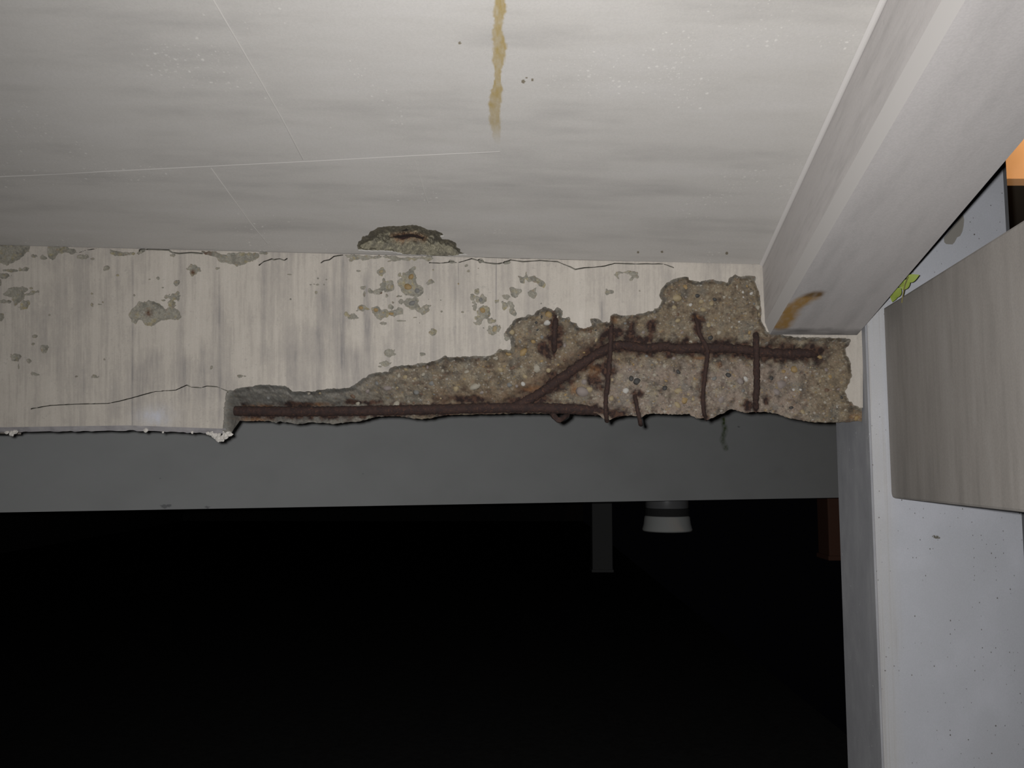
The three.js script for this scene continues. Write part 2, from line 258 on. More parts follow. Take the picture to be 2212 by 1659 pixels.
const paintMap = texture(2048, 512, (u, v) => {
  const X = BX0 + u * (BX1 - BX0), Y = BY0 + v * (BY1 - BY0), [x, y] = project(X, Y, 0);
  let d = 0.55 * (fbm(x / 26, y / 190, 21, 4) - 0.5) + 0.42 * (fbm(x / 7, y / 120, 22, 3) - 0.5) + 0.35 * (fbm(x / 50, y / 40, 23, 4) - 0.5) + 0.2 * (fbm(x / 4, y / 9, 24, 3) - 0.5) + 0.3 * (fbm(x / 2.4, y / 70, 26, 2) - 0.5) * (0.4 + fbm(x / 40, y / 60, 20, 2));
  for (const [sx, a, b, w, k] of streaks) if (Math.abs(x - sx) < 3 * w && y > a - 40 && y < b + 60) d += 1.7 * k * Math.exp(-((x - sx) ** 2) / (w * w)) * ss(a - 30, a + 10, y) * (1 - ss(b - 20, b + 60, y)) * (0.35 + 1.1 * fbm(x / 3, y / 30, 25, 3));
  let c = mixc(C.paint, [0.185, 0.17, 0.165], clamp(d + 0.06));
  if (d < 0) c = mixc(C.paint, [0.52, 0.475, 0.42], clamp(-d * 1.3));
  const bl = Math.exp(-(((x - 335) / 34) ** 2 + ((y - 900) / 22) ** 2)) * fbm(x / 9, y / 14, 27, 3) * 1.2; c = mixc(c, [0.46, 0.46, 0.50], clamp(bl));    // bluish white bloom
  const sc = ss(0.70, 0.8, fbm(x / 4, y / 4, 28, 3)) * ss(0.52, 0.62, fbm(x / 30, y / 30, 29, 2)); c = mixc(c, [0.3, 0.28, 0.25], 0.5 * sc);
  const n = 0.96 + 0.08 * vn(x / 1.7, y / 1.7, 30); return [c[0] * n, c[1] * n, c[2] * n];
});
const bars = { low: [[486, 888], [520, 888], [640, 889], [800, 887], [960, 884], [1090, 881], [1200, 882], [1300, 888], [1345, 893]],
  bent: [...Z1([[240, 1400], [330, 1370], [500, 1270], [700, 1130], [900, 990], [1050, 900], [1150, 855], [1280, 860], [1420, 880], [1640, 865]]), ...Z2([[0, 838], [350, 835], [600, 845], [700, 855]]), ...Z2([[900, 880], [1100, 890], [1250, 885], [1380, 905]])] };
const stirrups = [
  { p: Z1([[625, 600], [620, 660], [612, 800], [608, 950]]), d: [0.03, 0.012, 0.012, 0.045], r: 0.0076 },
  { p: Z1([[1125, 640], [1120, 720], [1112, 900], [1092, 1150], [1070, 1400], [1078, 1500], [1085, 1545]]), d: [0.03, 0.012, 0.004, 0.008, 0.006, 0.012, 0.05], r: 0.0066 },
  { p: Z1([[1325, 1270], [1338, 1340], [1362, 1460], [1380, 1545], [1392, 1570]]), d: [0.05, 0.02, 0.008, 0.012, 0.05], r: 0.0058 },
  { p: Z2([[222, 530], [245, 600], [262, 700], [338, 850], [330, 1000], [312, 1150], [300, 1300], [308, 1440], [335, 1525]]), d: [0.03, 0.012, 0.008, 0.002, 0.006, 0.008, 0.006, 0.01, 0.05], r: 0.0056 },
  { p: Z2([[798, 690], [800, 740], [803, 900], [806, 1150], [800, 1300], [800, 1445]]), d: [0.035, 0.012, 0.004, 0.008, 0.008, 0.04], r: 0.0085 },
  { p: Z1([[585, 1455], [610, 1490], [650, 1525], [690, 1505], [745, 1450]]), d: [0.05, 0.012, 0.004, 0.02, 0.07], r: 0.0078 },
];
const rustSpots = [[...Z1([[620, 800]])[0], 26, 44], [...Z1([[540, 900]])[0], 30, 26], [...Z1([[1130, 760]])[0], 34, 34], [...Z1([[1280, 750]])[0], 26, 26], [...Z1([[1480, 690]])[0], 15, 18], [...Z1([[1400, 800]])[0], 50, 16], [...Z1([[1040, 1080]])[0], 34, 40], [...Z1([[1000, 1150]])[0], 30, 30],
  [...Z2([[260, 570]])[0], 20, 10], [...Z2([[250, 640]])[0], 11, 26], [...Z2([[640, 840]])[0], 60, 22], [...Z2([[1080, 860]])[0], 60, 16], [...Z2([[1300, 890]])[0], 20, 8], [...Z2([[980, 960]])[0], 10, 8], [...Z2([[720, 1370]])[0], 14, 16], [...Z2([[890, 1340]])[0], 8, 14], [1000, 860, 60, 9], [640, 872, 70, 8], [770, 868, 60, 7], [1385, 850, 12, 10]];
const orangeSpots = [[...Z1([[1140, 630]])[0], 14, 9], [...Z1([[890, 720]])[0], 16, 6], [...Z1([[800, 1250]])[0], 14, 16], [...Z1([[960, 1080]])[0], 18, 16], [...Z2([[240, 545]])[0], 14, 5], [...Z2([[450, 1000]])[0], 10, 8], [...Z2([[270, 930]])[0], 22, 5], [...Z2([[1740, 1490]])[0], 18, 8], [540, 905, 40, 6], [690, 872, 30, 6], [1150, 838, 26, 10], [560, 880, 50, 10]];
const brownBand = Z1([[-400, 1330], [60, 1330], [380, 1260], [620, 1090], [820, 950], [980, 860]]);
function rustAt(x, y) {
  const n = fbm(x / 13, y / 12, 41, 4); let k = 0;
  for (const b of [bars.low, bars.bent]) k = Math.max(k, 1.25 - polyDist(x, y, b) / (b === bars.bent ? 25 : 17));
  for (const s of stirrups) k = Math.max(k, 0.9 - polyDist(x, y, s.p) / 13);
  for (const [a, b, rx, ry] of rustSpots) k = Math.max(k, 1.25 - Math.hypot((x - a) / rx, (y - b) / ry));
  return clamp((k * 1.15 + (n - 0.5) * 1.7) * 1.25 - 0.15, 0, 1) * ss(508, 520, x);
}
const concreteMap = texture(2048, 512, (u, v) => {
  const X = BX0 + u * (BX1 - BX0), Y = BY0 + v * (BY1 - BY0); let [x, y] = project(X, Y, -0.004);
  const inS = x > 480 && y > 590 && sdPoly(x, y, spall) < 0;
  if (inS) [x, y] = project(X, Y, x < 560 ? -0.05 : -0.03);
  let c = C.cement.slice();
  if (inS) {
    const warm = ss(640, 1000, x + 60 * (fbm(x / 60, y / 60, 50, 3) - 0.5)), pink = ss(1230, 1330, x) * ss(770, 800, y + 20 * (vn(x / 12, y / 12, 51) - 0.5)) * (1 - ss(1690, 1790, x));
    c = mixc([0.16, 0.15, 0.132], [0.172, 0.133, 0.089], warm); c = mixc(c, [0.225, 0.178, 0.145], 0.8 * pink);
    c = mixc(c, [0.115, 0.112, 0.10], clamp(1.8 * (fbm(x / 22, y / 22, 52, 3) - 0.5))); if (-sdPoly(x, y, spall) < 3 + 9 * vn(x / 8, y / 8, 49)) c = mixc(c, [0.155, 0.15, 0.135], 0.6);
    c = mixc(c, [0.25, 0.212, 0.15], clamp(2.6 * (fbm(x / 14, y / 14, 53, 3) - 0.56)) * (0.25 + 0.75 * warm)); c = mixc(c, [0.055, 0.042, 0.032], clamp(2.6 * (fbm(x / 17, y / 15, 59, 4) - 0.54)) * (0.3 + 0.7 * warm));
  } else {
    c = mixc(c, [0.15, 0.143, 0.12], clamp(2.2 * (fbm(x / 12, y / 12, 54, 3) - 0.45))); c = mixc(c, [0.30, 0.25, 0.13], clamp(2.5 * (fbm(x / 9, y / 9, 55, 2) - 0.62)));
    for (const [a, b, r] of [[320, 676, 11], [417, 588, 7], [447, 545, 12], [1072, 569, 4]]) c = mixc(c, [0.09, 0.045, 0.025], clamp((1.2 - Math.hypot(x - a, y - b) / r) * fbm(x / 5, y / 5, 58, 2) * 1.6));
  }
  // sand and fine stones, each with an outline of its own
  for (const [sz, th, s] of [[4.2, 0.62, 60], [7, 0.74, 70]]) {
    const gx = Math.floor(x / sz), gy = Math.floor(y / sz);
    for (let j = -1; j <= 1; j++) for (let i = -1; i <= 1; i++) {
      const a = gx + i, b = gy + j, q = h2(a, b, s); if (q < th) continue;
      const cx = (a + h2(a, b, s + 1)) * sz, cy = (b + h2(a, b, s + 2)) * sz, r = sz * (0.16 + 0.3 * h2(a, b, s + 3));
      if (Math.hypot(x - cx, (y - cy) * 1.25) < r) { const t = h2(a, b, s + 4); c = mixc(c, t < 0.3 ? [0.30, 0.27, 0.21] : t < 0.5 ? [0.25, 0.17, 0.07] : t < 0.7 ? [0.05, 0.045, 0.042] : t < 0.85 ? [0.36, 0.34, 0.31] : [0.2, 0.12, 0.08], (inS ? 0.5 : 0.3) * (inS ? 0.25 + 0.75 * ss(700, 950, x) : 1)); }
    }
  }
  if (inS) {
    c = mixc(c, [0.13, 0.082, 0.05], clamp(1.3 - polyDist(x, y, brownBand) / 22) * fbm(x / 14, y / 9, 64, 3) * 1.2);
    const k = rustAt(x, y); c = mixc(c, mixc([0.022, 0.011, 0.009], [0.066, 0.033, 0.021], ss(0.38, 0.66, fbm(x / 6, y / 6, 61, 3))), k);
    for (const [a, b, rx, ry] of orangeSpots) c = mixc(c, C.rustHi, clamp(1.1 - Math.hypot((x - a) / rx, (y - b) / ry)) * fbm(x / 6, y / 6, 62, 3) * 1.3);
  }
  const n = 0.8 + 0.4 * vn(x / 1.6, y / 1.6, 63); return [c[0] * n, c[1] * n, c[2] * n];
});
const rustMap = texture(512, 512, (u, v) => { const a = fbm(u * 24, v * 24, 81, 4), b = fbm(u * 60, v * 60, 82, 3); return mixc(mixc(C.rust, [0.022, 0.011, 0.0095], clamp((a - 0.4) * 3)), [0.08, 0.036, 0.02], clamp((b - 0.62) * 4)); }, { wrap: true });
const M = {
  paint: mat({ map: paintMap, roughness: 0.75, bumpMap: grain, bumpScale: 0 }),
  concrete: mat({ map: concreteMap, roughness: 0.95 }),
  rust: mat({ map: rustMap, roughness: 0.9 }),
};
// wall paints in metres, repeating
const mottled = (base, dark, light, sx, sy, seed, k = 1, fleck = dark) => texture(1024, 1024, (u, v) => {
  const X = u * 2, Y = v * 2;
  let d = 0.5 * (fbm(X * 14 * sx, Y * 14 * sy, seed, 4) - 0.5) + 0.35 * (fbm(X * 50 * sx, Y * 50 * sy, seed + 5, 3) - 0.5);
  let c = d > 0 ? mixc(base, dark, clamp(d * 1.9 * k)) : mixc(base, light, clamp(-d * 1.5 * k));
  const s = vn(X * 160, Y * 160, seed + 9) > 0.965 && vn(X * 9, Y * 9, seed + 8) > 0.45; if (s) c = mixc(c, fleck, 0.5);
  const n = 0.96 + 0.08 * vn(X * 500, Y * 500, seed + 7); return [c[0] * n, c[1] * n, c[2] * n];
}, { wrap: true });
const scaled = (t, r) => { const c = t.clone(); c.repeat.set(r, r); c.needsUpdate = true; return c; };

/* ------------------------------------------------------------------ structure: ceiling with its broken patch */
const EDGE = ray(1250, 1430).normalize();                         // the way the sloping slab and its edge beam run
const cA = atZ(0, 530), cB = atZ(1640, 572), cX = cB.clone().sub(cA).normalize();
const cN = cX.clone().cross(EDGE).normalize(); if (cN.y > 0) cN.negate();   // faces down
const cY = cX.clone().cross(cN).normalize(); if (cY.z < 0) cY.negate();     // in the slab, towards the viewer
const toC = (p) => { const q = p.clone().sub(cA); return [q.dot(cX), q.dot(cY)]; };
const fromC = (a, b, up = 0) => cA.clone().addScaledVector(cX, a).addScaledVector(cY, b).addScaledVector(cN, -up);
const onCeil = (x, y, off = 0) => onPlane(x, y, cA, cN, off);
const hole = Z5([[865, 290], [880, 255], [905, 235], [915, 210], [960, 200], [980, 165], [1020, 150], [1050, 130], [1140, 115], [1250, 115], [1370, 105], [1430, 120], [1500, 150], [1560, 155], [1620, 180], [1635, 205], [1600, 210], [1620, 230], [1690, 240], [1740, 265], [1745, 300], [1780, 320], [1775, 345], [1850, 368], [1780, 370],
  [1740, 377], [1640, 385], [1550, 380], [1420, 373], [1290, 368], [1180, 346], [1080, 340], [930, 336], [875, 328]]);
const roughened = []; hole.forEach((p, i) => { const q = hole[(i + 1) % hole.length], n = Math.max(1, Math.round(Math.hypot(q[0] - p[0], q[1] - p[1]) / 3)); for (let k = 0; k < n; k++) { const x = p[0] + (q[0] - p[0]) * k / n, y = p[1] + (q[1] - p[1]) * k / n; roughened.push([x + 2.2 * (vn(x / 3, y / 3, 90) - 0.5), y + 2.2 * (vn(x / 3, y / 3, 91) - 0.5)]); } });
const cU = 4.0, cV = 3.2;                                         // the texture's span on the slab, metres
const ceilTexUV = (a, b) => [(a + 1.2) / cU, (b + 0.1) / cV];
const stain = [[1083, -60], [1080, 20], [1074, 70], [1080, 100], [1076, 140], [1074, 190], [1068, 230], [1070, 270], [1074, 305]];
const ceilMap = texture(2048, 1640, (u, v) => {
  const a = u * cU - 1.2, b = v * cV - 0.1, p = fromC(a, b), [x, y] = p.z < EYE.z - 0.3 ? project(p.x, p.y, p.z) : [-1e4, -1e4];
  let d = 0.55 * (fbm(a * 2.6, b * 13, 101, 5) - 0.5) + 0.3 * (fbm(a * 7, b * 40, 102, 4) - 0.5) + 0.18 * (fbm(a * 9, b * 9, 103, 4) - 0.5);
  let c = d > 0 ? mixc(C.ceil, [0.33, 0.313, 0.30], clamp(d * 1.7)) : mixc(C.ceil, [0.60, 0.575, 0.555], clamp(-d * 1.5));
  if (x > 1030 && x < 1130 && y < 330) {
    const e = polyDist(x, y, stain), w = 8 + 9 * vn(y / 22, 1, 104) + 5 * (vn(x / 4, y / 5, 105) - 0.5), k = clamp(1.25 * (1 - ss(w * 0.55, w, e))) * (1 - ss(250, 320, y)) * (0.55 + 0.7 * fbm(x / 6, y / 12, 106, 3));
    c = mixc(c, [0.36, 0.265, 0.10], clamp(k * 0.85));
  }
  for (const [sx, sy, r] of [[993, 93, 3], [1378, 545, 2.5], [1430, 544, 2.5], [1570, 547, 3], [1150, 172, 3], [1130, 176, 4], [1138, 168, 2]]) if (Math.hypot(x - sx, y - sy) < r) c = mixc(c, [0.12, 0.09, 0.04], 0.8);
  // white specks painted in for small bumps catching the flash
  for (const [sz, th, s] of [[0.016, 0.9, 110], [0.008, 0.93, 114]]) {
    const gx = Math.floor(a / sz), gy = Math.floor(b / sz), q = h2(gx, gy, s);
    if (q > th - 0.5 * (ss(0.5, 0.75, fbm(a * 5, b * 5, 115, 3)) - 0.6)) { const cx = (gx + 0.3 + 0.4 * h2(gx, gy, s + 1)) * sz, cy = (gy + 0.3 + 0.4 * h2(gx, gy, s + 2)) * sz, r = sz * 0.15 * (0.3 + h2(gx, gy, s + 3)); if (Math.hypot(a - cx, b - cy) < r) c = mixc(c, [0.72, 0.69, 0.65], 0.3 + 0.5 * h2(gx, gy, s + 4)); }
  }
  const n = 0.955 + 0.09 * vn(a * 480, b * 480, 116); return [c[0] * n, c[1] * n, c[2] * n];
});
M.ceil = mat({ map: ceilMap, roughness: 0.85 });
{
  const s = new THREE.Shape([[-1.85, 0.001], toC(atZ(1645.5, 565.5, 0.001)), toC(atZ(1645.5, 565.5, 0).addScaledVector(EDGE, -4.4)), [-1.85, 4.3]].map((p) => new THREE.Vector2(...p)));
  s.holes.push(new THREE.Path(roughened.map(([x, y]) => new THREE.Vector2(...toC(onCeil(x, y))))));
  const slab = new THREE.ExtrudeGeometry(new THREE.Shape(s.getPoints()), { depth: 0.08, bevelEnabled: false }).translate(0, 0, 0.12);
  let g = mergeGeometries([new THREE.ExtrudeGeometry(s, { depth: 0.003, bevelEnabled: false }), slab]);
  const p = g.attributes.position, uv = [];
  for (let i = 0; i < p.count; i++) { const a = p.getX(i), b = p.getY(i), q = fromC(a, b, p.getZ(i)); p.setXYZ(i, q.x, q.y, q.z); uv.push(...ceilTexUV(a, b)); }
  g.setAttribute('uv', new THREE.Float32BufferAttribute(uv, 2)); g.computeVertexNormals();
  M.ceil.map.wrapS = M.ceil.map.wrapT = THREE.MirroredRepeatWrapping;
  const ceiling = setting(mesh('ceiling', g, M.ceil), 'sloping grey painted concrete slab above the broken beam', 'ceiling');
  // broken patch
  const slot = Z5([[1155, 225], [1230, 215], [1320, 203], [1440, 235], [1430, 255], [1330, 237], [1240, 262], [1170, 247]]);
  const slot2 = Z5([[1230, 180], [1290, 150], [1310, 165], [1260, 185]]);
  const hc = hole.map(([x, y]) => toC(onCeil(x, y))), dA = Math.min(...hc.map((q) => q[0])) - 0.03, dB = Math.min(...hc.map((q) => q[1])) - 0.03, dW = Math.max(...hc.map((q) => q[0])) + 0.03 - dA, dH = Math.max(...hc.map((q) => q[1])) + 0.03 - dB;
  const dishMap = texture(512, 256, (u, v) => {
    const q = fromC(dA + u * dW, dB + v * dH), [x, y] = project(q.x, q.y, q.z);
    let c = mixc([0.20, 0.18, 0.13], [0.11, 0.10, 0.08], clamp(2 * (fbm(x / 9, y / 9, 121, 4) - 0.4))); c = mixc(c, [0.34, 0.31, 0.22], clamp(3 * (fbm(x / 6, y / 6, 122, 3) - 0.6)));
    const k = sdPoly(x, y, slot); c = mixc(c, [0.2, 0.085, 0.03], clamp(0.8 - k / 14) * fbm(x / 5, y / 5, 123, 3) * 1.3); c = mixc(c, [0.03, 0.014, 0.011], clamp(0.7 - k / 2.5)); c = mixc(c, [0.03, 0.025, 0.02], clamp(0.6 - sdPoly(x, y, slot2) / 2));
    const n = 0.7 + 0.6 * vn(x / 1.8, y / 1.8, 124); return [c[0] * n, c[1] * n, c[2] * n];
  });
  const dish = sheet({ x0: 758, x1: 1022, y0: 478, y1: 566, step: 1.5, field: (x, y) => 8 - sdPoly(x, y, hole),
    place: (x, y) => { const e = -sdPoly(x, y, hole), k = -sdPoly(x, y, slot); const dep = 0.0015 + 0.032 * ss(-2, 14, e) + (0.022 * (fbm(x / 13, y / 9, 125, 4) - 0.5) + 0.012 * (vn(x / 4, y / 4, 126) - 0.5)) * ss(0, 5, e) + 0.06 * ss(-3, 5, k); const lim = onPlane(x, y, new THREE.Vector3(0, 0, 0.004 + 0.012 * fbm(x / 8, y / 6, 127, 3)), ZP).sub(cA).dot(cN); return onCeil(x, y, Math.max(0.0008, Math.min(dep, -lim))); },
    uvOf: (x, y, p) => { const [a, b] = toC(p), e = cA.clone().sub(p).dot(cN); return [(a - dA) / dW, (b + 1.5 * e - dB) / dH]; } });
  const patch = mesh('broken_concrete_patch', dish, mat({ map: dishMap, roughness: 0.95 }), ceiling); patch.userData.label = 'rough grey-brown hollow broken out of the slab';
  // thin fins left by the formwork boards
  const finM = mat({ color: new THREE.Color().setRGB(0.50, 0.475, 0.445), roughness: 0.85 });
  for (const [pts, w] of [[[[-40, 383], [120, 377], [215, 371], [480, 358], [700, 347], [900, 336], [1080, 328]], 0.0022], [[[455, -10], [505, 76], [560, 170], [610, 258], [655, 345]], 0.0022], [[[455, 362], [500, 425], [540, 480], [578, 527]], 0.0022], [[[895, 345], [915, 410], [925, 440]], 0.0015]]) {
    const pos = [], uv = [], idx = []; let n = 0;
    for (let i = 0; i < pts.length; i++) {
      const c = toC(onCeil(...pts[i])), e = toC(onCeil(...pts[Math.min(i + 1, pts.length - 1)])), f = toC(onCeil(...pts[Math.max(i - 1, 0)])), L = Math.hypot(e[0] - f[0], e[1] - f[1]), nx = -(e[1] - f[1]) / L, ny = (e[0] - f[0]) / L;
      for (const [o, h] of [[-w, -0.0005], [0, 0.0016], [w, -0.0005]]) { const q = fromC(c[0] + nx * o, c[1] + ny * o, -h); pos.push(q.x, q.y, q.z); uv.push(i, o); }
      if (i) idx.push(n - 3, n - 2, n + 1, n - 3, n + 1, n, n - 2, n - 1, n + 2, n - 2, n + 2, n + 1); n += 3;
    }
    mesh('formwork_seam', geom(pos, uv, idx), finM, ceiling);
  }
}

/* ------------------------------------------------------------------ structure: floors and the garage around */
const asphalt = scaled(mottled([0.11, 0.108, 0.105], [0.05, 0.05, 0.05], [0.17, 0.165, 0.16], 1, 1, 131), 0.5);
M.floor = mat({ map: asphalt, roughness: 0.95 });
const block = scaled(mottled([0.30, 0.295, 0.285], [0.18, 0.175, 0.17], [0.36, 0.355, 0.345], 1, 0.4, 141), 0.5);
M.block = mat({ map: block, roughness: 0.95 });
setting(mesh('floor', box(-3.4, 1.6, -0.2, 0, -1.2, 6.5), M.floor), 'grey parking deck under the camera', 'floor');
setting(mesh('floor', box(-18, 3.9, -1.6, -1.4, -45, -1.2), M.floor), 'dark lower parking deck beyond the grey beam', 'floor');
setting(mesh('wall_back', box(-18, 3.9, -1.4, 3.2, -45.2, -45), M.block), 'grey far wall of the lower deck, lost in the dark', 'wall');
setting(mesh('wall_left', box(-3.7, -3.5, -1.4, 4.2, -1.2, 6.5), M.block), 'grey block wall of the near bay', 'wall');
setting(mesh('ceiling', box(-18, 3.9, 1.83, 2.0, -45, -4.4), M.block), 'grey slab over the unlit lower deck', 'ceiling');
setting(mesh('wall_left', box(-18.2, -18, -1.4, 3.2, -45, -1.2), M.block), 'grey side wall of the unlit lower deck', 'wall');

/* ------------------------------------------------------------------ the damaged beam */
const beam = thing('concrete_beam', 'cream painted concrete beam with broken lower edge exposing rusted steel bars', 'beam');
{
  const paintGeo = sheet({ x0: -40, x1: 1869, y0: 520, y1: 942, step: 1.5, block: 8, field: (x, y) => Math.min(paintField(x, y), y - lineAt(TOP, x) + 1.5), place: (x, y) => atZ(x, y, 0), uvOf: (x, y, p) => beamUV(p), rim: (p) => new THREE.Vector3(p.x, p.y, -0.004) });
  mesh('paint_coat', paintGeo, M.paint, beam).userData.label = 'cream paint with grey streaks';
  // depth of the broken concrete behind the face
  const lowBand = (x, y) => ss(60, 0, polyDist(x, y, bars.low));
  const depth = (x, y) => {
    const s = -spallField(x, y);
    if (s < 0) { const c = -chipField(x, y); return 0.0025 + 0.0035 * ss(0, 8, c) * (0.5 + fbm(x / 8, y / 8, 151, 3)); }
    const left = ss(900, 560, x), step = ss(484, 516, x);
    let d = 0.0035 + 0.016 * ss(0, 10, s) + (0.012 + 0.045 * left) * ss(8, 60, s) + 0.022 * lowBand(x, y) * ss(1250, 1050, x);
    d += (0.020 * (fbm(x / 34, y / 30, 152, 4) - 0.5) + 0.010 * (fbm(x / 10, y / 10, 153, 3) - 0.5) + 0.0035 * (vn(x / 3.4, y / 3.4, 154) - 0.5)) * ss(0, 9, s);
    const bent = polyDist(x, y, bars.bent); if (x < 1330) d += 0.014 * ss(34, 10, bent); else d += 0.010 * ss(24, 8, bent);
    if (x < 530) d = 0.004 + (d - 0.004) * step;
    return Math.max(0.003, d);
  };
  const stepX = atZ(524, 910).x;
  const slits = cracks.map(([p, w]) => ({ p, w: w + 1.6, b: bb(p, 5) })), open = (x, y) => slits.some((c) => inB(c.b, x, y) && polyDist(x, y, c.p) < c.w + 1.6 * (vn(x / 5, y / 5, 48) - 0.5));   // cracks run right into the beam
  const conc = sheet({ x0: -40, x1: 1872, y0: 522, y1: 946, step: 2, field: (x, y) => Math.min(lineAt(SIL, x) + (x > 515 ? 2 * (vn(x / 4, 3, 155) - 0.5) : 0) - y, 1862 - x, x > 480 ? 50 : lineAt(ARRIS, x) - y),
    keep: (x, y) => paintField(x, y) < 4 && !open(x, y), place: (x, y) => atZ(x, y, -depth(x, y)), uvOf: (x, y, p) => beamUV(p), rim: (p) => { const t = ss(stepX, stepX + 0.09, p.x); return new THREE.Vector3(p.x, p.y + 0.03 + 0.02 * t, (p.z - 0.02) * (1 - t) - 0.25 * t); } });
  mesh('broken_concrete', conc, M.concrete, beam).userData.label = 'rough grey-brown concrete bared where the face has broken away';
  // sound lower edge: chamfer and soffit, and the body behind
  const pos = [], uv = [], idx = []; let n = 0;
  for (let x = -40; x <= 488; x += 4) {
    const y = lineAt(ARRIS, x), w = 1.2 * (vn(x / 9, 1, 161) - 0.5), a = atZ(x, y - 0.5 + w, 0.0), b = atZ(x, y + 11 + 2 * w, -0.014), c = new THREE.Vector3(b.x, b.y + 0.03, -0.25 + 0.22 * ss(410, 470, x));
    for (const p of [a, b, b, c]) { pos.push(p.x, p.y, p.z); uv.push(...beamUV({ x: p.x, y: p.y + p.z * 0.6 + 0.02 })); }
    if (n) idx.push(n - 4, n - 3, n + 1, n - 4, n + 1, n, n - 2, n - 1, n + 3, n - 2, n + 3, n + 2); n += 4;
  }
  mesh('chamfered_edge', worldUV(geom(pos, uv, idx)), mat({ map: scaled(mottled([0.34, 0.32, 0.325], [0.17, 0.16, 0.16], [0.50, 0.47, 0.45], 1.5, 3, 165, 1.3), 0.5), roughness: 0.9 }), beam).userData.label = 'mottled grey chamfer';  // mottled grey, darker than the face above
  const prof = [[405, 918], [430, 870], [1850, 870], [1862, 460], [-40, 440], [-40, 918]].map(([x, y]) => { const p = atZ(x, y, 0); return new THREE.Vector2(p.x, p.y); });
  const shape = new THREE.Shape(prof);
  mesh('beam_body', boxUV(new THREE.ExtrudeGeometry(shape, { depth: 0.012, bevelEnabled: false }).translate(0, 0, -0.25)), mat({ color: new THREE.Color().setRGB(...C.cement), roughness: 0.95 }), beam);
  const L = atZ(-40, 510), R = atZ(-40, 932); mesh('beam_body', box(-3.3, L.x, R.y, L.y, -0.25, 0), mat({ color: new THREE.Color().setRGB(...C.paint), roughness: 0.8 }), beam);

  // steel
  const sweep = (path, radius, { rough = 0.25, ribs = 0, seed = 1, taper = [0.5, 0.5] } = {}) => {
    const curve = new THREE.CatmullRomCurve3(path, false, 'centripetal'), len = curve.getLength(), nS = Math.ceil(len / 0.0035), nR = 10, fr = curve.computeFrenetFrames(nS, false), P = [], U = [], I = [];
    for (let i = 0; i <= nS; i++) {
      const t = i / nS, c = curve.getPointAt(t), e = Math.min(1, taper[0] + t * len / 0.03, taper[1] + (1 - t) * len / 0.03);
      for (let j = 0; j <= nR; j++) {
        const a = j / nR * Math.PI * 2, jj = j % nR, rr = radius * e * (1 + rough * (0.55 * (fbm(i / 5, jj / 2, seed, 2) - 0.5) + 0.9 * (vn(i / 1.3, jj / 1.6, seed + 40) - 0.5)) + ribs * (i % 4 < 2 ? 1 : 0));
        const q = c.clone().addScaledVector(fr.normals[i], Math.cos(a) * rr).addScaledVector(fr.binormals[i], Math.sin(a) * rr); P.push(q.x, q.y, q.z); U.push(t * len * 4, j / nR * 0.4 + seed * 0.13);
      }
    }
    for (let i = 0; i < nS; i++) for (let j = 0; j < nR; j++) { const k = i * (nR + 1) + j; I.push(k, k + nR + 1, k + 1, k + 1, k + nR + 1, k + nR + 2); }
    for (const [o, s] of [[0, 1], [nS * (nR + 1), -1]]) for (let j = 1; j < nR - 1; j++) s > 0 ? I.push(o, o + j, o + j + 1) : I.push(o, o + j + 1, o + j);
    return geom(P, U, I);
  };
  const put = (pts, ds) => pts.map(([x, y], i) => atZ(x, y, -(typeof ds === 'function' ? ds(x, y, i) : ds[i])));
  const b1 = mesh('reinforcing_bar', sweep(put(bars.low, (x) => 0.05 - 0.026 * ss(520, 900, x) + 0.03 * ss(1200, 1345, x)), 0.0138, { rough: 0.22, ribs: 0.04, seed: 3, taper: [1, 0.5] }), M.rust, beam); b1.userData.label = 'thick rusted bar along the broken lower edge';
  const b2 = mesh('reinforcing_bar', sweep(put(bars.bent, (x, y, i) => i === 0 ? 0.036 : i === 1 ? 0.026 : x < 1330 ? depth(x, y) - 0.012 : depth(x, y) - 0.004 + 0.006 * ss(1640, 1760, x)), 0.0132, { rough: 0.42, ribs: 0.05, seed: 5, taper: [0.6, 0.3] }), M.rust, beam); b2.userData.label = 'rusted bar bent up at an angle then running level';
  stirrups.forEach((s, i) => mesh('stirrup', sweep(put(s.p, s.d), s.r, { rough: 0.5, seed: 11 + i, taper: [0.35, 0.3] }), M.rust, beam));

  // stones in the broken concrete
  const R1 = rng(77), stoneGeos = [];
  for (let v = 0; v < 6; v++) {
    const g = new THREE.SphereGeometry(1, 8, 5), p = g.attributes.position;
    for (let i = 0; i < p.count; i++) { const a = p.getX(i), b = p.getY(i), c = p.getZ(i), k = 0.82 + 0.36 * vn(a * 1.3 + 5 + v * 3, b * 1.3 + c * 1.1 + 9, 170 + v); p.setXYZ(i, a * k, b * k * 0.86, c * k * 0.6); }
    stoneGeos.push(mergeVertices(g, 1e-3)); stoneGeos[v].computeVertexNormals();
  }
  const tones = { ochre: [0.24, 0.162, 0.07], tan: [0.26, 0.205, 0.12], pale: [0.27, 0.24, 0.19], white: [0.38, 0.36, 0.33], grey: [0.14, 0.135, 0.125], dark: [0.04, 0.037, 0.034], brown: [0.11, 0.065, 0.04], mauve: [0.19, 0.158, 0.142] };
  const stoneM = Object.fromEntries(Object.entries(tones).map(([k, c]) => [k, mat({ color: new THREE.Color().setRGB(...c), roughness: 0.7 })]));
  const stones = [];
  const put1 = (Z, list) => list.forEach(([x, y, r, t]) => { const [[X, Y]] = Z([[x, y]]); stones.push([X, Y, r * SC.get(Z), t]); });
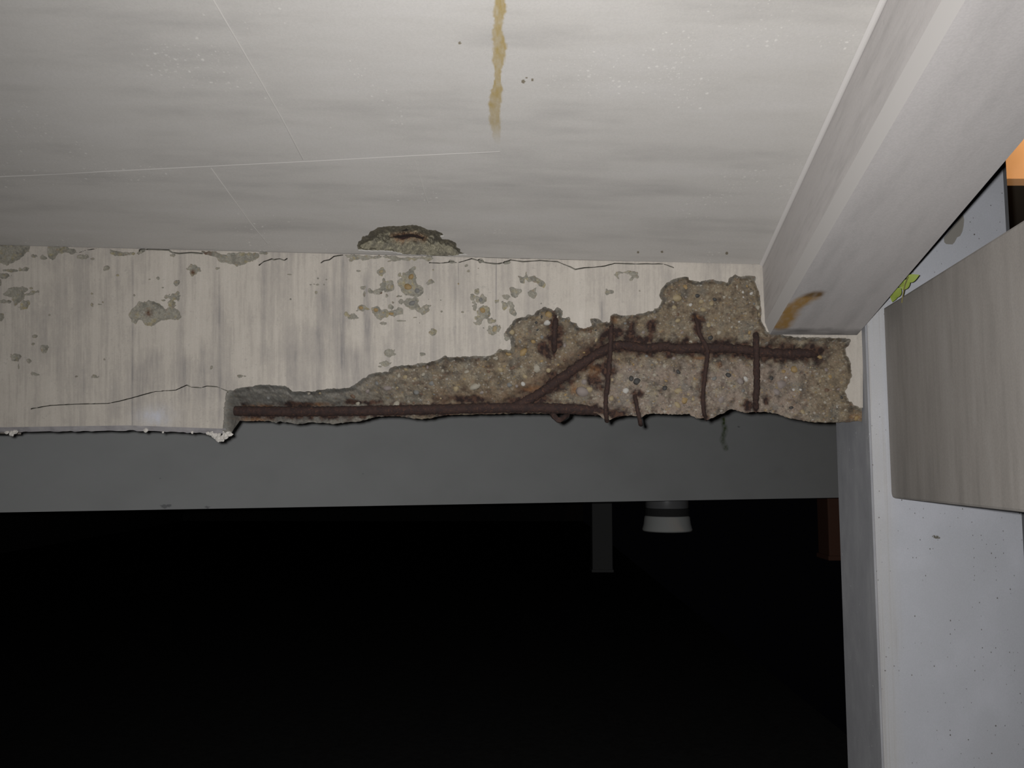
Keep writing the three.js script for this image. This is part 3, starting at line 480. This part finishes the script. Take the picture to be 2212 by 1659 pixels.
  put1(Z1, [[560, 580, 40, 'ochre'], [550, 650, 34, 'white'], [420, 820, 26, 'ochre'], [330, 920, 44, 'ochre'], [200, 930, 26, 'ochre'], [80, 965, 30, 'pale'], [1790, 335, 34, 'ochre'], [1710, 430, 44, 'tan'], [985, 800, 20, 'tan'], [1725, 1265, 36, 'tan'], [1775, 1340, 30, 'ochre'], [925, 1250, 32, 'tan'], [1120, 1330, 28, 'tan'], [1600, 1040, 30, 'pale'], [1720, 1090, 22, 'dark'],
    [1350, 1180, 34, 'dark'], [1300, 1150, 24, 'dark'], [560, 1080, 22, 'tan'], [230, 735, 26, 'tan'], [500, 600, 16, 'dark'], [455, 1060, 46, 'pale'], [330, 1200, 24, 'white'], [20, 1085, 20, 'brown'], [75, 720, 24, 'tan'], [250, 556, 18, 'pale'], [40, 640, 16, 'pale'], [860, 1270, 50, 'mauve'], [1250, 1260, 30, 'white'], [880, 1180, 30, 'mauve'], [130, 1075, 26, 'tan'], [350, 1130, 30, 'tan'], [500, 780, 24, 'grey'], [300, 640, 20, 'pale']]);
  put1(Z2, [[140, 265, 32, 'ochre'], [240, 345, 26, 'dark'], [280, 395, 30, 'tan'], [300, 475, 30, 'tan'], [380, 415, 28, 'tan'], [500, 355, 22, 'pale'], [620, 258, 16, 'pale'], [675, 310, 18, 'white'], [755, 320, 20, 'white'], [682, 358, 14, 'white'], [715, 255, 14, 'ochre'], [825, 458, 26, 'pale'], [830, 520, 20, 'tan'], [180, 430, 20, 'white'], [640, 590, 14, 'white'], [615, 645, 14, 'tan'],
    [70, 1245, 38, 'tan'], [120, 1330, 34, 'ochre'], [60, 1375, 34, 'tan'], [205, 1320, 22, 'tan'], [540, 1095, 30, 'dark'], [530, 1050, 18, 'grey'], [65, 1065, 20, 'dark'], [1160, 1040, 40, 'ochre'], [1060, 1060, 26, 'ochre'], [1155, 1232, 20, 'white'], [1220, 1230, 16, 'white'], [1310, 1020, 16, 'tan'], [1080, 1115, 20, 'white'], [990, 1250, 44, 'mauve'], [1450, 1350, 20, 'pale'],
    [1565, 1395, 10, 'white'], [460, 1005, 20, 'brown'], [1500, 1110, 22, 'ochre'], [650, 1150, 40, 'mauve'], [470, 1320, 44, 'mauve'], [700, 1130, 26, 'white'], [1400, 920, 26, 'ochre'], [1030, 1180, 46, 'mauve'], [450, 690, 24, 'pale'], [350, 620, 30, 'tan'], [60, 580, 28, 'tan'], [100, 690, 24, 'mauve'], [60, 520, 20, 'brown'], [1240, 1440, 26, 'tan'], [1750, 1495, 24, 'ochre'], [410, 380, 20, 'dark']]);
  put1(Z3, [[1450, 330, 16, 'tan'], [1515, 335, 14, 'pale'], [1450, 390, 26, 'tan'], [1580, 370, 20, 'pale'], [1720, 340, 18, 'pale'], [1900, 350, 18, 'pale'], [2060, 345, 14, 'brown'], [1530, 500, 26, 'grey'], [1640, 430, 26, 'grey'], [1400, 380, 20, 'pale'], [1310, 470, 30, 'mauve'], [1170, 490, 24, 'mauve'], [1820, 470, 30, 'tan'], [1960, 460, 40, 'pale'], [740, 505, 14, 'pale'], [820, 505, 14, 'tan'], [440, 540, 20, 'grey'], [2110, 245, 22, 'pale'], [1380, 590, 26, 'pale'], [1100, 580, 24, 'pale']]);
  put1(Z5, [[1150, 650, 28, 'pale'], [1345, 565, 32, 'ochre'], [1315, 655, 36, 'ochre'], [1975, 862, 38, 'ochre'], [2085, 1025, 26, 'tan'], [1475, 832, 26, 'pale'], [900, 840, 26, 'ochre'], [1030, 860, 28, 'ochre'], [1170, 895, 24, 'ochre'], [1355, 800, 34, 'grey'], [1080, 520, 22, 'tan'], [1085, 715, 16, 'brown'], [1400, 690, 26, 'grey'], [1960, 770, 30, 'grey']]);
  for (let i = 0, tries = 0; i < 70 && tries < 4000; tries++) {
    const x = 620 + R1() * 1230, y = 600 + R1() * 310; if (spallField(x, y) > -9 || y > lineAt(SIL, x) - 9 || rustAt(x, y) > 0.55) continue;
    if (stones.some((s) => Math.hypot(s[0] - x, s[1] - y) < s[2] + 7)) continue;
    const t = R1(); stones.push([x, y, 3 + 3.6 * R1() ** 2, t < 0.24 ? 'tan' : t < 0.36 ? 'ochre' : t < 0.52 ? 'mauve' : t < 0.66 ? 'pale' : t < 0.82 ? 'grey' : t < 0.9 ? 'brown' : 'dark']); i++;
  }
  for (const [x, y, r, t] of stones) {
    const o = mesh('pebble', stoneGeos[Math.floor(R1() * 6)], stoneM[t], beam), rr = r * 2.4 / F;
    o.position.copy(atZ(x, y, -depth(x, y) - rr * 0.18)); o.scale.set(rr * (0.85 + 0.4 * R1()), rr * (0.8 + 0.3 * R1()), rr); o.rotation.z = R1() * 6.28; o.rotation.x = (R1() - 0.5) * 0.6;
  }
  // curled paint flakes hanging under the sound corner and by the far end
  const flakeM = mat({ color: new THREE.Color().setRGB(0.52, 0.49, 0.45), roughness: 0.8 });
  for (const [x, y, r] of [[456, 937, 5], [464, 941, 6], [472, 944, 8], [479, 948, 6], [486, 941, 6.5], [494, 938, 7], [484, 934, 5], [448, 936, 3.5], [415, 934, 3], [315, 930, 4], [14, 934, 4], [25, 936, 5.5], [33, 933, 5], [352, 934, 2.5]]) {
    const g = new THREE.IcosahedronGeometry(1, 1), p = g.attributes.position;
    for (let i = 0; i < p.count; i++) { const k = 0.45 + 1.1 * vn(p.getX(i) * 2 + x, p.getY(i) * 2 + p.getZ(i) * 1.7 + y, 190); p.setXYZ(i, p.getX(i) * k, p.getY(i) * k, p.getZ(i) * k * 0.6); }
    g.computeVertexNormals(); const o = mesh('paint_flake', g, flakeM, beam); o.position.copy(atZ(x, y, -0.008)); o.scale.setScalar(r * 2.4 / F);
  }
}

/* ------------------------------------------------------------------ edge beam running from the column towards the viewer */
const back = EDGE.clone().negate();
{
  const g = thing('edge_beam', 'shallow grey painted edge beam with chamfered arris and rust stain on its underside', 'beam');
  const P = [[1645.5, 560], [1652, 697], [1663, 723], [1851, 724], [1851, 420], [1645.5, 420]].map(([x, y]) => atZ(x, y, 0));
  const soff = [[1690, 706], [1705, 690], [1722, 668], [1740, 655], [1757, 645], [1770, 639], [1778, 637]].map(([x, y]) => onPlane(x, y, P[2], P[3].clone().sub(P[2]).cross(EDGE).normalize()));
  const sN = P[3].clone().sub(P[2]).normalize(), len = 4.4;
  const q0 = P[2].clone();
  const st = soff.map((p) => { const v = p.clone().sub(q0), b = v.dot(sN), L = v.clone().addScaledVector(sN, -b).dot(back); return [L, b]; });
  const soffMap = texture(2048, 256, (u, v) => {
    const L = u * 1.8, b = v * 0.26;
    const d = 0.5 * (fbm(L * 3, b * 26, 201, 4) - 0.5) + 0.25 * (fbm(L * 16, b * 60, 202, 3) - 0.5);
    let c = d > 0 ? mixc([0.45, 0.425, 0.415], [0.29, 0.275, 0.27], clamp(d * 1.6)) : mixc([0.45, 0.425, 0.415], [0.53, 0.50, 0.49], clamp(-d * 1.5));
    const e = polyDist(L, b, st), w = 0.024 + 0.011 * vn(L * 60, b * 60, 203), k = (1 - ss(w * 0.35, w * 1.15, e)); c = mixc(c, mixc([0.33, 0.19, 0.055], [0.15, 0.085, 0.03], ss(st[4][0], st[6][0], L)), clamp(k * (0.7 + 0.5 * fbm(L * 50, b * 90, 204, 3))));
    const q = fbm(L * 40, b * 14, 205, 3) * ss(0.075, 0.045, L + 0.02 * fbm(b * 40, 3, 206, 2)); c = mixc(c, [0.12, 0.115, 0.11], clamp(q * 1.1));       // darker uneven band at the joint
    const n = 0.95 + 0.1 * vn(L * 400, b * 400, 207); return [c[0] * n, c[1] * n, c[2] * n];
  }); soffMap.wrapS = soffMap.wrapT = THREE.MirroredRepeatWrapping;
  const sideMap = scaled(mottled([0.53, 0.50, 0.485], [0.34, 0.32, 0.31], [0.60, 0.57, 0.55], 0.35, 2.2, 211), 0.5);
  const strip = (a, b, a2, b2) => { const n = 60, pos = [], uv = [], idx = []; for (let i = 0; i <= n; i++) { const t = 0.001 + i / n * len; for (const [p, w] of [[a, a2], [b, b2]]) { const q = p.clone().addScaledVector(back, t); pos.push(q.x, q.y, q.z); uv.push(t, w); } if (i) idx.push(2 * i - 2, 2 * i - 1, 2 * i, 2 * i, 2 * i - 1, 2 * i + 1); } return geom(pos, uv, idx); };
  const sm = mat({ map: sideMap, roughness: 0.85 });
  mesh('side_face', strip(P[0].clone().add(new THREE.Vector3(0, 0.1, 0)), P[1], 0, 0.28), sm, g);
  mesh('chamfer', strip(P[1], P[2], 0.3, 0.34), mat({ color: new THREE.Color().setRGB(0.485, 0.46, 0.44), roughness: 0.85 }), g);
  const so = strip(P[2], P[3], 0, P[2].distanceTo(P[3])), u2 = so.attributes.uv; for (let i = 0; i < u2.count; i++) u2.setXY(i, u2.getX(i) / 1.8, u2.getY(i) / 0.26);
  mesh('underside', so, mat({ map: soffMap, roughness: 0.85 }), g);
  mesh('beam_body', prism([P[0].clone().add(new THREE.Vector3(0.002, 0.1, 0)), P[1].clone().add(new THREE.Vector3(0.003, 0.003, 0)), P[2].clone().add(new THREE.Vector3(0.002, 0.004, 0)), P[3].clone().add(new THREE.Vector3(0, 0.0015, 0)), P[4].clone(), P[5].clone().add(new THREE.Vector3(0.002, 0, 0))], back, len, -0.001), mat({ map: sideMap, roughness: 0.85 }), g);
  // bead of paint in the corner with the slab
  const c0 = atZ(1646.5, 572.5, 0), bead = []; for (let k = 0; k <= 4; k++) { const a = k / 4 * Math.PI / 2; bead.push(c0.clone().add(new THREE.Vector3(-0.0085 * (1 - Math.sin(a)), -0.0085 * (1 - Math.cos(a)), 0))); }
  bead.push(c0.clone().add(new THREE.Vector3(0.006, 0.012, 0)));
  mesh('paint_bead', prism(bead, back, len, 0), mat({ color: new THREE.Color().setRGB(0.59, 0.56, 0.54), roughness: 0.8 }), g);
}

/* ------------------------------------------------------------------ column */
const colL = atZ(1874, 800, 0.03).x, colR = atZ(2188, 430, 0.03).x;
{
  const g = thing('column', 'white painted square concrete column carrying the broken beam', 'column');
  const zF = 0.03, zB = -0.215, ch = 0.024, top = 3.0, t = 0.0025;
  const s = new THREE.Shape([[colL, zF - t - 0.004], [colL + 0.004, zF - t], [colR - ch, zF - t], [colR, zF - ch], [colR, zB], [colL, zB]].map(([x, z]) => new THREE.Vector2(x, -z)));
  const core = new THREE.ExtrudeGeometry(s, { depth: top, bevelEnabled: false }).rotateX(-Math.PI / 2);
  const sideMap = scaled(mottled([0.30, 0.30, 0.315], [0.2, 0.2, 0.21], [0.48, 0.48, 0.48], 1, 0.4, 221, 0.8, [0.75, 0.75, 0.74]), 0.5);  // shade of the turned sides put into a darker tone of the white paint
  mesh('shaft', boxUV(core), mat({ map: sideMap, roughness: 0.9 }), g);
  const frontMap = texture(1024, 2048, (u, v) => {
    const X = u * 0.5, Y = v * 3, [x, y] = project(colL + X, Y, zF);
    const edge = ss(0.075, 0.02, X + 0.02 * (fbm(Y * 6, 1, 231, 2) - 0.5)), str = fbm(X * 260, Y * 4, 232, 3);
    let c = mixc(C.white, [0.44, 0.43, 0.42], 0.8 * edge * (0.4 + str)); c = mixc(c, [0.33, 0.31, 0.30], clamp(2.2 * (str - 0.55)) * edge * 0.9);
    const d = fbm(X * 10, Y * 8, 233, 4) - 0.5; c = mixc(c, d > 0 ? [0.40, 0.40, 0.42] : [0.56, 0.56, 0.61], clamp(Math.abs(d) * 0.9));
    const q = h2(Math.floor(X / 0.012), Math.floor(Y / 0.012), 234); if (q > 0.93) { const gx = (Math.floor(X / 0.012) + 0.3 + 0.4 * h2(Math.floor(X / 0.012), Math.floor(Y / 0.012), 235)) * 0.012, gy = (Math.floor(Y / 0.012) + 0.5) * 0.012; if (Math.hypot(X - gx, Y - gy) < 0.0007 + 0.0016 * (q - 0.93) / 0.07 * h2(Math.floor(X * 90), Math.floor(Y * 90), 236)) c = [0.13, 0.12, 0.115]; }
    if (Math.hypot((x - 2022) / 9, (y - 1160) / 3.4 - (x - 2022) / 16) < 1 && vn(x / 2, y / 2, 237) > 0.35) c = [0.13, 0.12, 0.10];
    const n = 0.965 + 0.07 * vn(X * 500, Y * 500, 238); return [c[0] * n, c[1] * n, c[2] * n];
  });
  const peel = [[230, 1390], [290, 1310], [340, 1250], [400, 1180], [450, 1105], [480, 1095], [492, 1150], [485, 1230], [470, 1300], [440, 1360], [400, 1380], [370, 1440], [340, 1470], [260, 1465], [235, 1440]].map(([x, y]) => [2000 + x * 0.1688, 280 + y * 0.1688]);
  const fs = new THREE.Shape([[colL + 0.004, 0], [colR - ch, 0], [colR - ch, top], [colL + 0.004, top]].map((p) => new THREE.Vector2(...p)));
  fs.holes.push(new THREE.Path(peel.map(([x, y]) => { const p = atZ(x, y, zF); return new THREE.Vector2(p.x, p.y); })));
  const fg = new THREE.ExtrudeGeometry(fs, { depth: t, bevelEnabled: false }).translate(0, 0, zF - t), p = fg.attributes.position, uv = [];
  for (let i = 0; i < p.count; i++) uv.push((p.getX(i) - colL) / 0.5, p.getY(i) / 3);
  fg.setAttribute('uv', new THREE.Float32BufferAttribute(uv, 2));
  mesh('paint_coat', fg, mat({ map: frontMap, roughness: 0.7 }), g).userData.label = 'bluish white paint with dark specks';
  const bare = boxUV(new THREE.ExtrudeGeometry(new THREE.Shape(peel.map(([x, y]) => { const q = atZ(x, y, zF); return new THREE.Vector2(q.x, q.y); })), { depth: 0.001, bevelEnabled: false }).translate(0, 0, zF - t + 0.0002));
  mesh('bare_concrete_patch', bare, mat({ color: new THREE.Color().setRGB(0.23, 0.215, 0.19), roughness: 0.95 }), g);
}

/* ------------------------------------------------------------------ wall panel beside the column */
const panelDir = ray(1358, 1013).normalize().negate();             // towards the viewer
const pN = new THREE.Vector3(panelDir.z, 0, -panelDir.x).normalize(); // out of the panel, away from the bay
const p0 = atZ(1913, 665, 0.034), p1 = atZ(1936, 1076, 0.034); p1.x = p0.x;
{
  const g = thing('parapet', 'weathered grey-brown concrete parapet abutting the white column', 'parapet');
  const map = texture(1024, 512, (u, v) => {
    const L = u * 1.4, Y = v * 0.6; let d = 0.7 * (fbm(L * 22, Y * 3, 241, 4) - 0.5) + 0.35 * (fbm(L * 70, Y * 9, 242, 3) - 0.5) + 0.2 * (fbm(L * 8, Y * 8, 243, 3) - 0.5);
    const B = [0.30, 0.275, 0.25]; let c = d > 0 ? mixc(B, [0.19, 0.175, 0.16], clamp(d * 1.5)) : mixc(B, [0.38, 0.355, 0.33], clamp(-d * 1.4));
    const n = 0.94 + 0.12 * vn(L * 380, Y * 380, 244); return [c[0] * n, c[1] * n, c[2] * n];
  }); map.wrapS = map.wrapT = THREE.MirroredRepeatWrapping;
  const hgt = p0.y - p1.y, len = 2.3, th = 0.11, r = 0.02, s = new THREE.Shape();
  s.moveTo(0, r); s.quadraticCurveTo(0, 0, r, 0); s.lineTo(len, 0); s.lineTo(len, hgt); s.lineTo(0, hgt); s.lineTo(0, r);
  const eg = new THREE.ExtrudeGeometry(s, { depth: th, bevelEnabled: true, bevelThickness: 0.006, bevelSize: 0.006, bevelOffset: -0.006, bevelSegments: 2, curveSegments: 8 }), p = eg.attributes.position, uv = [];
  const up = ray(1358, 1013).normalize().cross(pN).normalize(); if (up.y < 0) up.negate();
  for (let i = 0; i < p.count; i++) { const a = p.getX(i), b = p.getY(i), c = p.getZ(i); const q = new THREE.Vector3(p1.x, p1.y, p1.z).addScaledVector(panelDir, a).add(new THREE.Vector3(0, b, 0)).addScaledVector(pN, c); p.setXYZ(i, q.x, q.y, q.z); uv.push(a / 1.4, b / 0.6); }
  eg.setAttribute('uv', new THREE.Float32BufferAttribute(uv, 2)); eg.computeVertexNormals();
  mesh('panel_slab', eg, mat({ map, roughness: 0.92 }), g);
}

/* ------------------------------------------------------------------ sprig of weed in the joint */
{
  const g = thing('weed_sprig', 'small green weed sprig in the joint between edge beam and parapet', 'plant');
  const leafM = new THREE.MeshPhysicalMaterial({ color: new THREE.Color().setRGB(0.24, 0.30, 0.05), roughness: 0.7, side: THREE.DoubleSide }), stemM = mat({ color: new THREE.Color().setRGB(0.20, 0.17, 0.06) });
  const zAt = (x) => 0.034 + (x - 1913) * 0.0009 + 0.012;
  const P3 = (x, y) => { const d = ray(x, y), q = p0.clone().addScaledVector(pN, -0.012); const k = q.sub(EYE).dot(pN) / d.dot(pN); return d.multiplyScalar(k).add(EYE); };
  const leaf = (x, y, L, w, a, tilt) => {
    const pos = [], uv = [], idx = [], n = 7;
    for (let i = 0; i <= n; i++) { const t = i / n, ww = w * Math.sin(Math.PI * Math.pow(t, 0.8)) + 0.0003, cz = 0.25 * L * t * t; for (const [s, lift] of [[-1, 0.2], [0, 0], [1, 0.2]]) { pos.push(t * L, s * ww, lift * ww - cz); uv.push(t, s); } if (i) { const k = 3 * i; idx.push(k - 3, k - 2, k + 1, k - 3, k + 1, k, k - 2, k - 1, k + 2, k - 2, k + 2, k + 1); } }
    const o = mesh('leaf', geom(pos, uv, idx), leafM, g); o.position.copy(P3(x, y)); o.rotation.set(tilt, -0.9, a, 'YXZ');
  };
  leaf(1949, 626, 0.035, 0.011, 0.9, 0.2); leaf(1952, 618, 0.034, 0.010, 2.4, -0.2); leaf(1946, 622, 0.034, 0.012, 3.9, 0.1); leaf(1936, 632, 0.026, 0.011, 4.2, -0.2); leaf(1958, 606, 0.032, 0.010, 0.25, 0.3); leaf(1938, 640, 0.022, 0.009, 2.8, 0.2);
  const stem = new THREE.CatmullRomCurve3([P3(1962, 598), P3(1955, 615), P3(1952, 630), P3(1949, 645), P3(1948, 654)]);
  mesh('stem', new THREE.TubeGeometry(stem, 12, 0.0016, 6), stemM, g);
}

/* ------------------------------------------------------------------ grey beam across the split level behind */
{
  // its level lower edge runs away to one side: 4.1 m off at one end of the picture, 5.9 m at the other
  const dep = (px, py, D) => { const d = ray(px, py); return d.multiplyScalar(D / (-d.z * cp + d.y * sp)).add(EYE); };
  const A = dep(0, 1107, 4.1), B = dep(1805, 1075, 5.87), hyp = Math.hypot(B.x - A.x, B.z - A.z), ang = Math.atan2(-(B.z - A.z), B.x - A.x), L0 = -0.95, L1 = hyp + 0.9, y0 = A.y, top = y0 + 0.95;
  const place = (l, y) => [A.x + (B.x - A.x) * l / hyp, y, A.z + (B.z - A.z) * l / hyp];
  const map = texture(1024, 256, (u, v) => {
    const l = L0 + u * (L1 - L0), Y = v * 0.95, [x, y] = project(...place(l, y0 + Y));
    const d = 0.5 * (fbm(l * 4, Y * 6, 251, 4) - 0.5), Bc = [0.44, 0.445, 0.44]; let c = d > 0 ? mixc(Bc, [0.33, 0.33, 0.325], clamp(d * 1.4)) : mixc(Bc, [0.50, 0.505, 0.50], clamp(-d * 1.4));
    const e = polyDist(x, y, [[1562, 900], [1566, 930], [1560, 950], [1568, 968]]); c = mixc(c, [0.10, 0.13, 0.06], clamp(1.1 - e / 7) * fbm(x / 4, y / 5, 252, 3) * 1.5);
    for (const [sx, sy, r] of [[1596, 922, 2.6], [355, 1094, 8], [365, 1092, 5], [448, 1096, 5], [345, 1033, 1.6], [783, 1023, 1.6]]) if (Math.hypot(x - sx, (y - sy) * 1.6) < r * (0.6 + 0.6 * vn(x / 3, y / 3, 253))) c = mixc(c, [0.12, 0.12, 0.13], 0.6);
    return c;
  });
  const g = new THREE.BoxGeometry(L1 - L0, 0.95, 0.25).translate((L0 + L1) / 2, 0.475, -0.125), p = g.attributes.position, uv = [];
  for (let i = 0; i < p.count; i++) uv.push((p.getX(i) - L0) / (L1 - L0), p.getY(i) / 0.95);
  g.setAttribute('uv', new THREE.Float32BufferAttribute(uv, 2));
  const o = tag(mesh('cross_beam', g, mat({ map, roughness: 0.9 })), 'plain smooth grey beam across the dark opening behind the broken beam', 'beam'); o.position.copy(A); o.rotation.y = ang;
}

/* ------------------------------------------------------------------ in the dark lower deck: lamp and two posts */
{
  const z = -4.6, c = atZ(1441, 1120, z), k = (EYE.z - z) / F, g = thing('ceiling_lamp', 'unlit jar-shaped lamp with grey mount and white shade hanging in the dark', 'lamp');
  g.position.set(c.x, c.y, z);
  const y = (py) => atZ(1441, py, z).y - c.y, lathe = (pts) => new THREE.LatheGeometry(pts.map(([r, py]) => new THREE.Vector2(r * k, y(py))), 40);
  mesh('stem', lathe([[6, 900], [6, 1070]]), mat({ color: new THREE.Color().setRGB(0.2, 0.2, 0.2) }), g);
  mesh('mount', lathe([[0, 1060], [44, 1061], [46, 1064], [46, 1096], [40, 1099]]), new THREE.MeshPhysicalMaterial({ color: new THREE.Color().setRGB(0.22, 0.22, 0.225), roughness: 0.35, clearcoat: 1, clearcoatRoughness: 0.22, side: THREE.DoubleSide }), g);
  mesh('gasket', lathe([[44, 1097], [46, 1100], [46, 1112], [44, 1117]]), mat({ color: new THREE.Color().setRGB(0.04, 0.04, 0.04) }), g);
  mesh('shade', lathe([[44, 1113], [48, 1116], [50, 1132], [53, 1143], [52, 1147], [30, 1149], [0, 1149]]), mat({ color: new THREE.Color().setRGB(0.58, 0.59, 0.57), roughness: 0.7 }), g);
}
function duct(label, px0, px1, pyEnd, z, tone) {                   // drops from the slab and stops in mid-air
  const a = atZ(px0, pyEnd, z), b = atZ(px1, pyEnd, z), w = b.x - a.x, g = thing('drop_duct', label, 'duct'), m = mat({ color: new THREE.Color().setRGB(...tone), roughness: 0.8 });
  mesh('duct_shaft', new RoundedBoxGeometry(w, 1.828 - a.y, w, 2, 0.015).translate((a.x + b.x) / 2, (1.828 + a.y) / 2, z - w / 2), m, g);
  mesh('end_collar', new RoundedBoxGeometry(w + 0.03, 0.05, w + 0.03, 2, 0.01).translate((a.x + b.x) / 2, a.y + 0.02, z - w / 2), m, g);
}
duct('faint grey upright duct hanging in the dark under the plain grey beam', 1280, 1324, 1236, -12.6, [0.30, 0.30, 0.295]);
duct('dark brown upright duct hanging in the dark next to the white column', 1792, 1860, 1210, -6.6, [0.22, 0.10, 0.065]);

/* ------------------------------------------------------------------ outside past the column: neighbouring building under a sodium lamp */
{
  const z = -5.0, a = atZ(2122, 386, z), b = atZ(2400, 386, z), top = 5.2;
  const g = thing('neighbouring_building', 'lamp-lit tan building beyond the column with ledge deepened and lower wall set back for shade', 'building');
  const tan = mat({ color: new THREE.Color().setRGB(0.62, 0.52, 0.40), roughness: 0.95 });
  mesh('upper_wall', box(a.x, b.x + 2, atZ(2200, 386, z + 0.35).y, top, z - 0.6, z), tan, g);
  const ly = atZ(2200, 386, z + 0.35).y; mesh('ledge', box(a.x, b.x + 6, ly - 0.06, ly, z - 6.2, z + 0.35), tan, g);  // made deep to keep the lamp light off the wall below
  mesh('lower_wall', box(6.5, b.x + 6, -1.4, ly - 0.06, z - 6.2, z - 6), tan, g);   // made-up deep recess: wall set far back under the ledge to stay dark
  const l = thing('wall_lamp', 'sodium flood lamp fixed above the tan building wall', 'lamp'), lp = new THREE.Vector3(b.x - 0.2, a.y + 1.25, z + 0.75);
  l.position.copy(lp);
  mesh('lamp_hood', new THREE.CylinderGeometry(0.05, 0.14, 0.16, 20, 1, true).translate(0, 0.06, 0), mat({ color: new THREE.Color().setRGB(0.1, 0.1, 0.1) }), l);
  mesh('lamp_arm', new THREE.CylinderGeometry(0.018, 0.018, 0.8, 10).rotateX(Math.PI / 2).translate(0, 0.13, -0.38), mat({ color: new THREE.Color().setRGB(0.1, 0.1, 0.1) }), l);
  mesh('lamp_lens', new THREE.SphereGeometry(0.07, 20, 12), new THREE.MeshStandardMaterial({ color: 0x2a1a08, emissive: 0xff9a40, emissiveIntensity: 2 }), l);
  const s = new THREE.SpotLight(0xffc48c, 10, 0, 1.25, 0.6, 2); s.position.set(0, -0.09, 0); s.target.position.set(0, -1.0, -0.75); s.castShadow = true; s.shadow.radius = 3; l.add(s, s.target);
}
scene.traverse((o) => { if (o.isMesh) { o.castShadow = o.receiveShadow = true; } });
renderer.render(scene, camera);
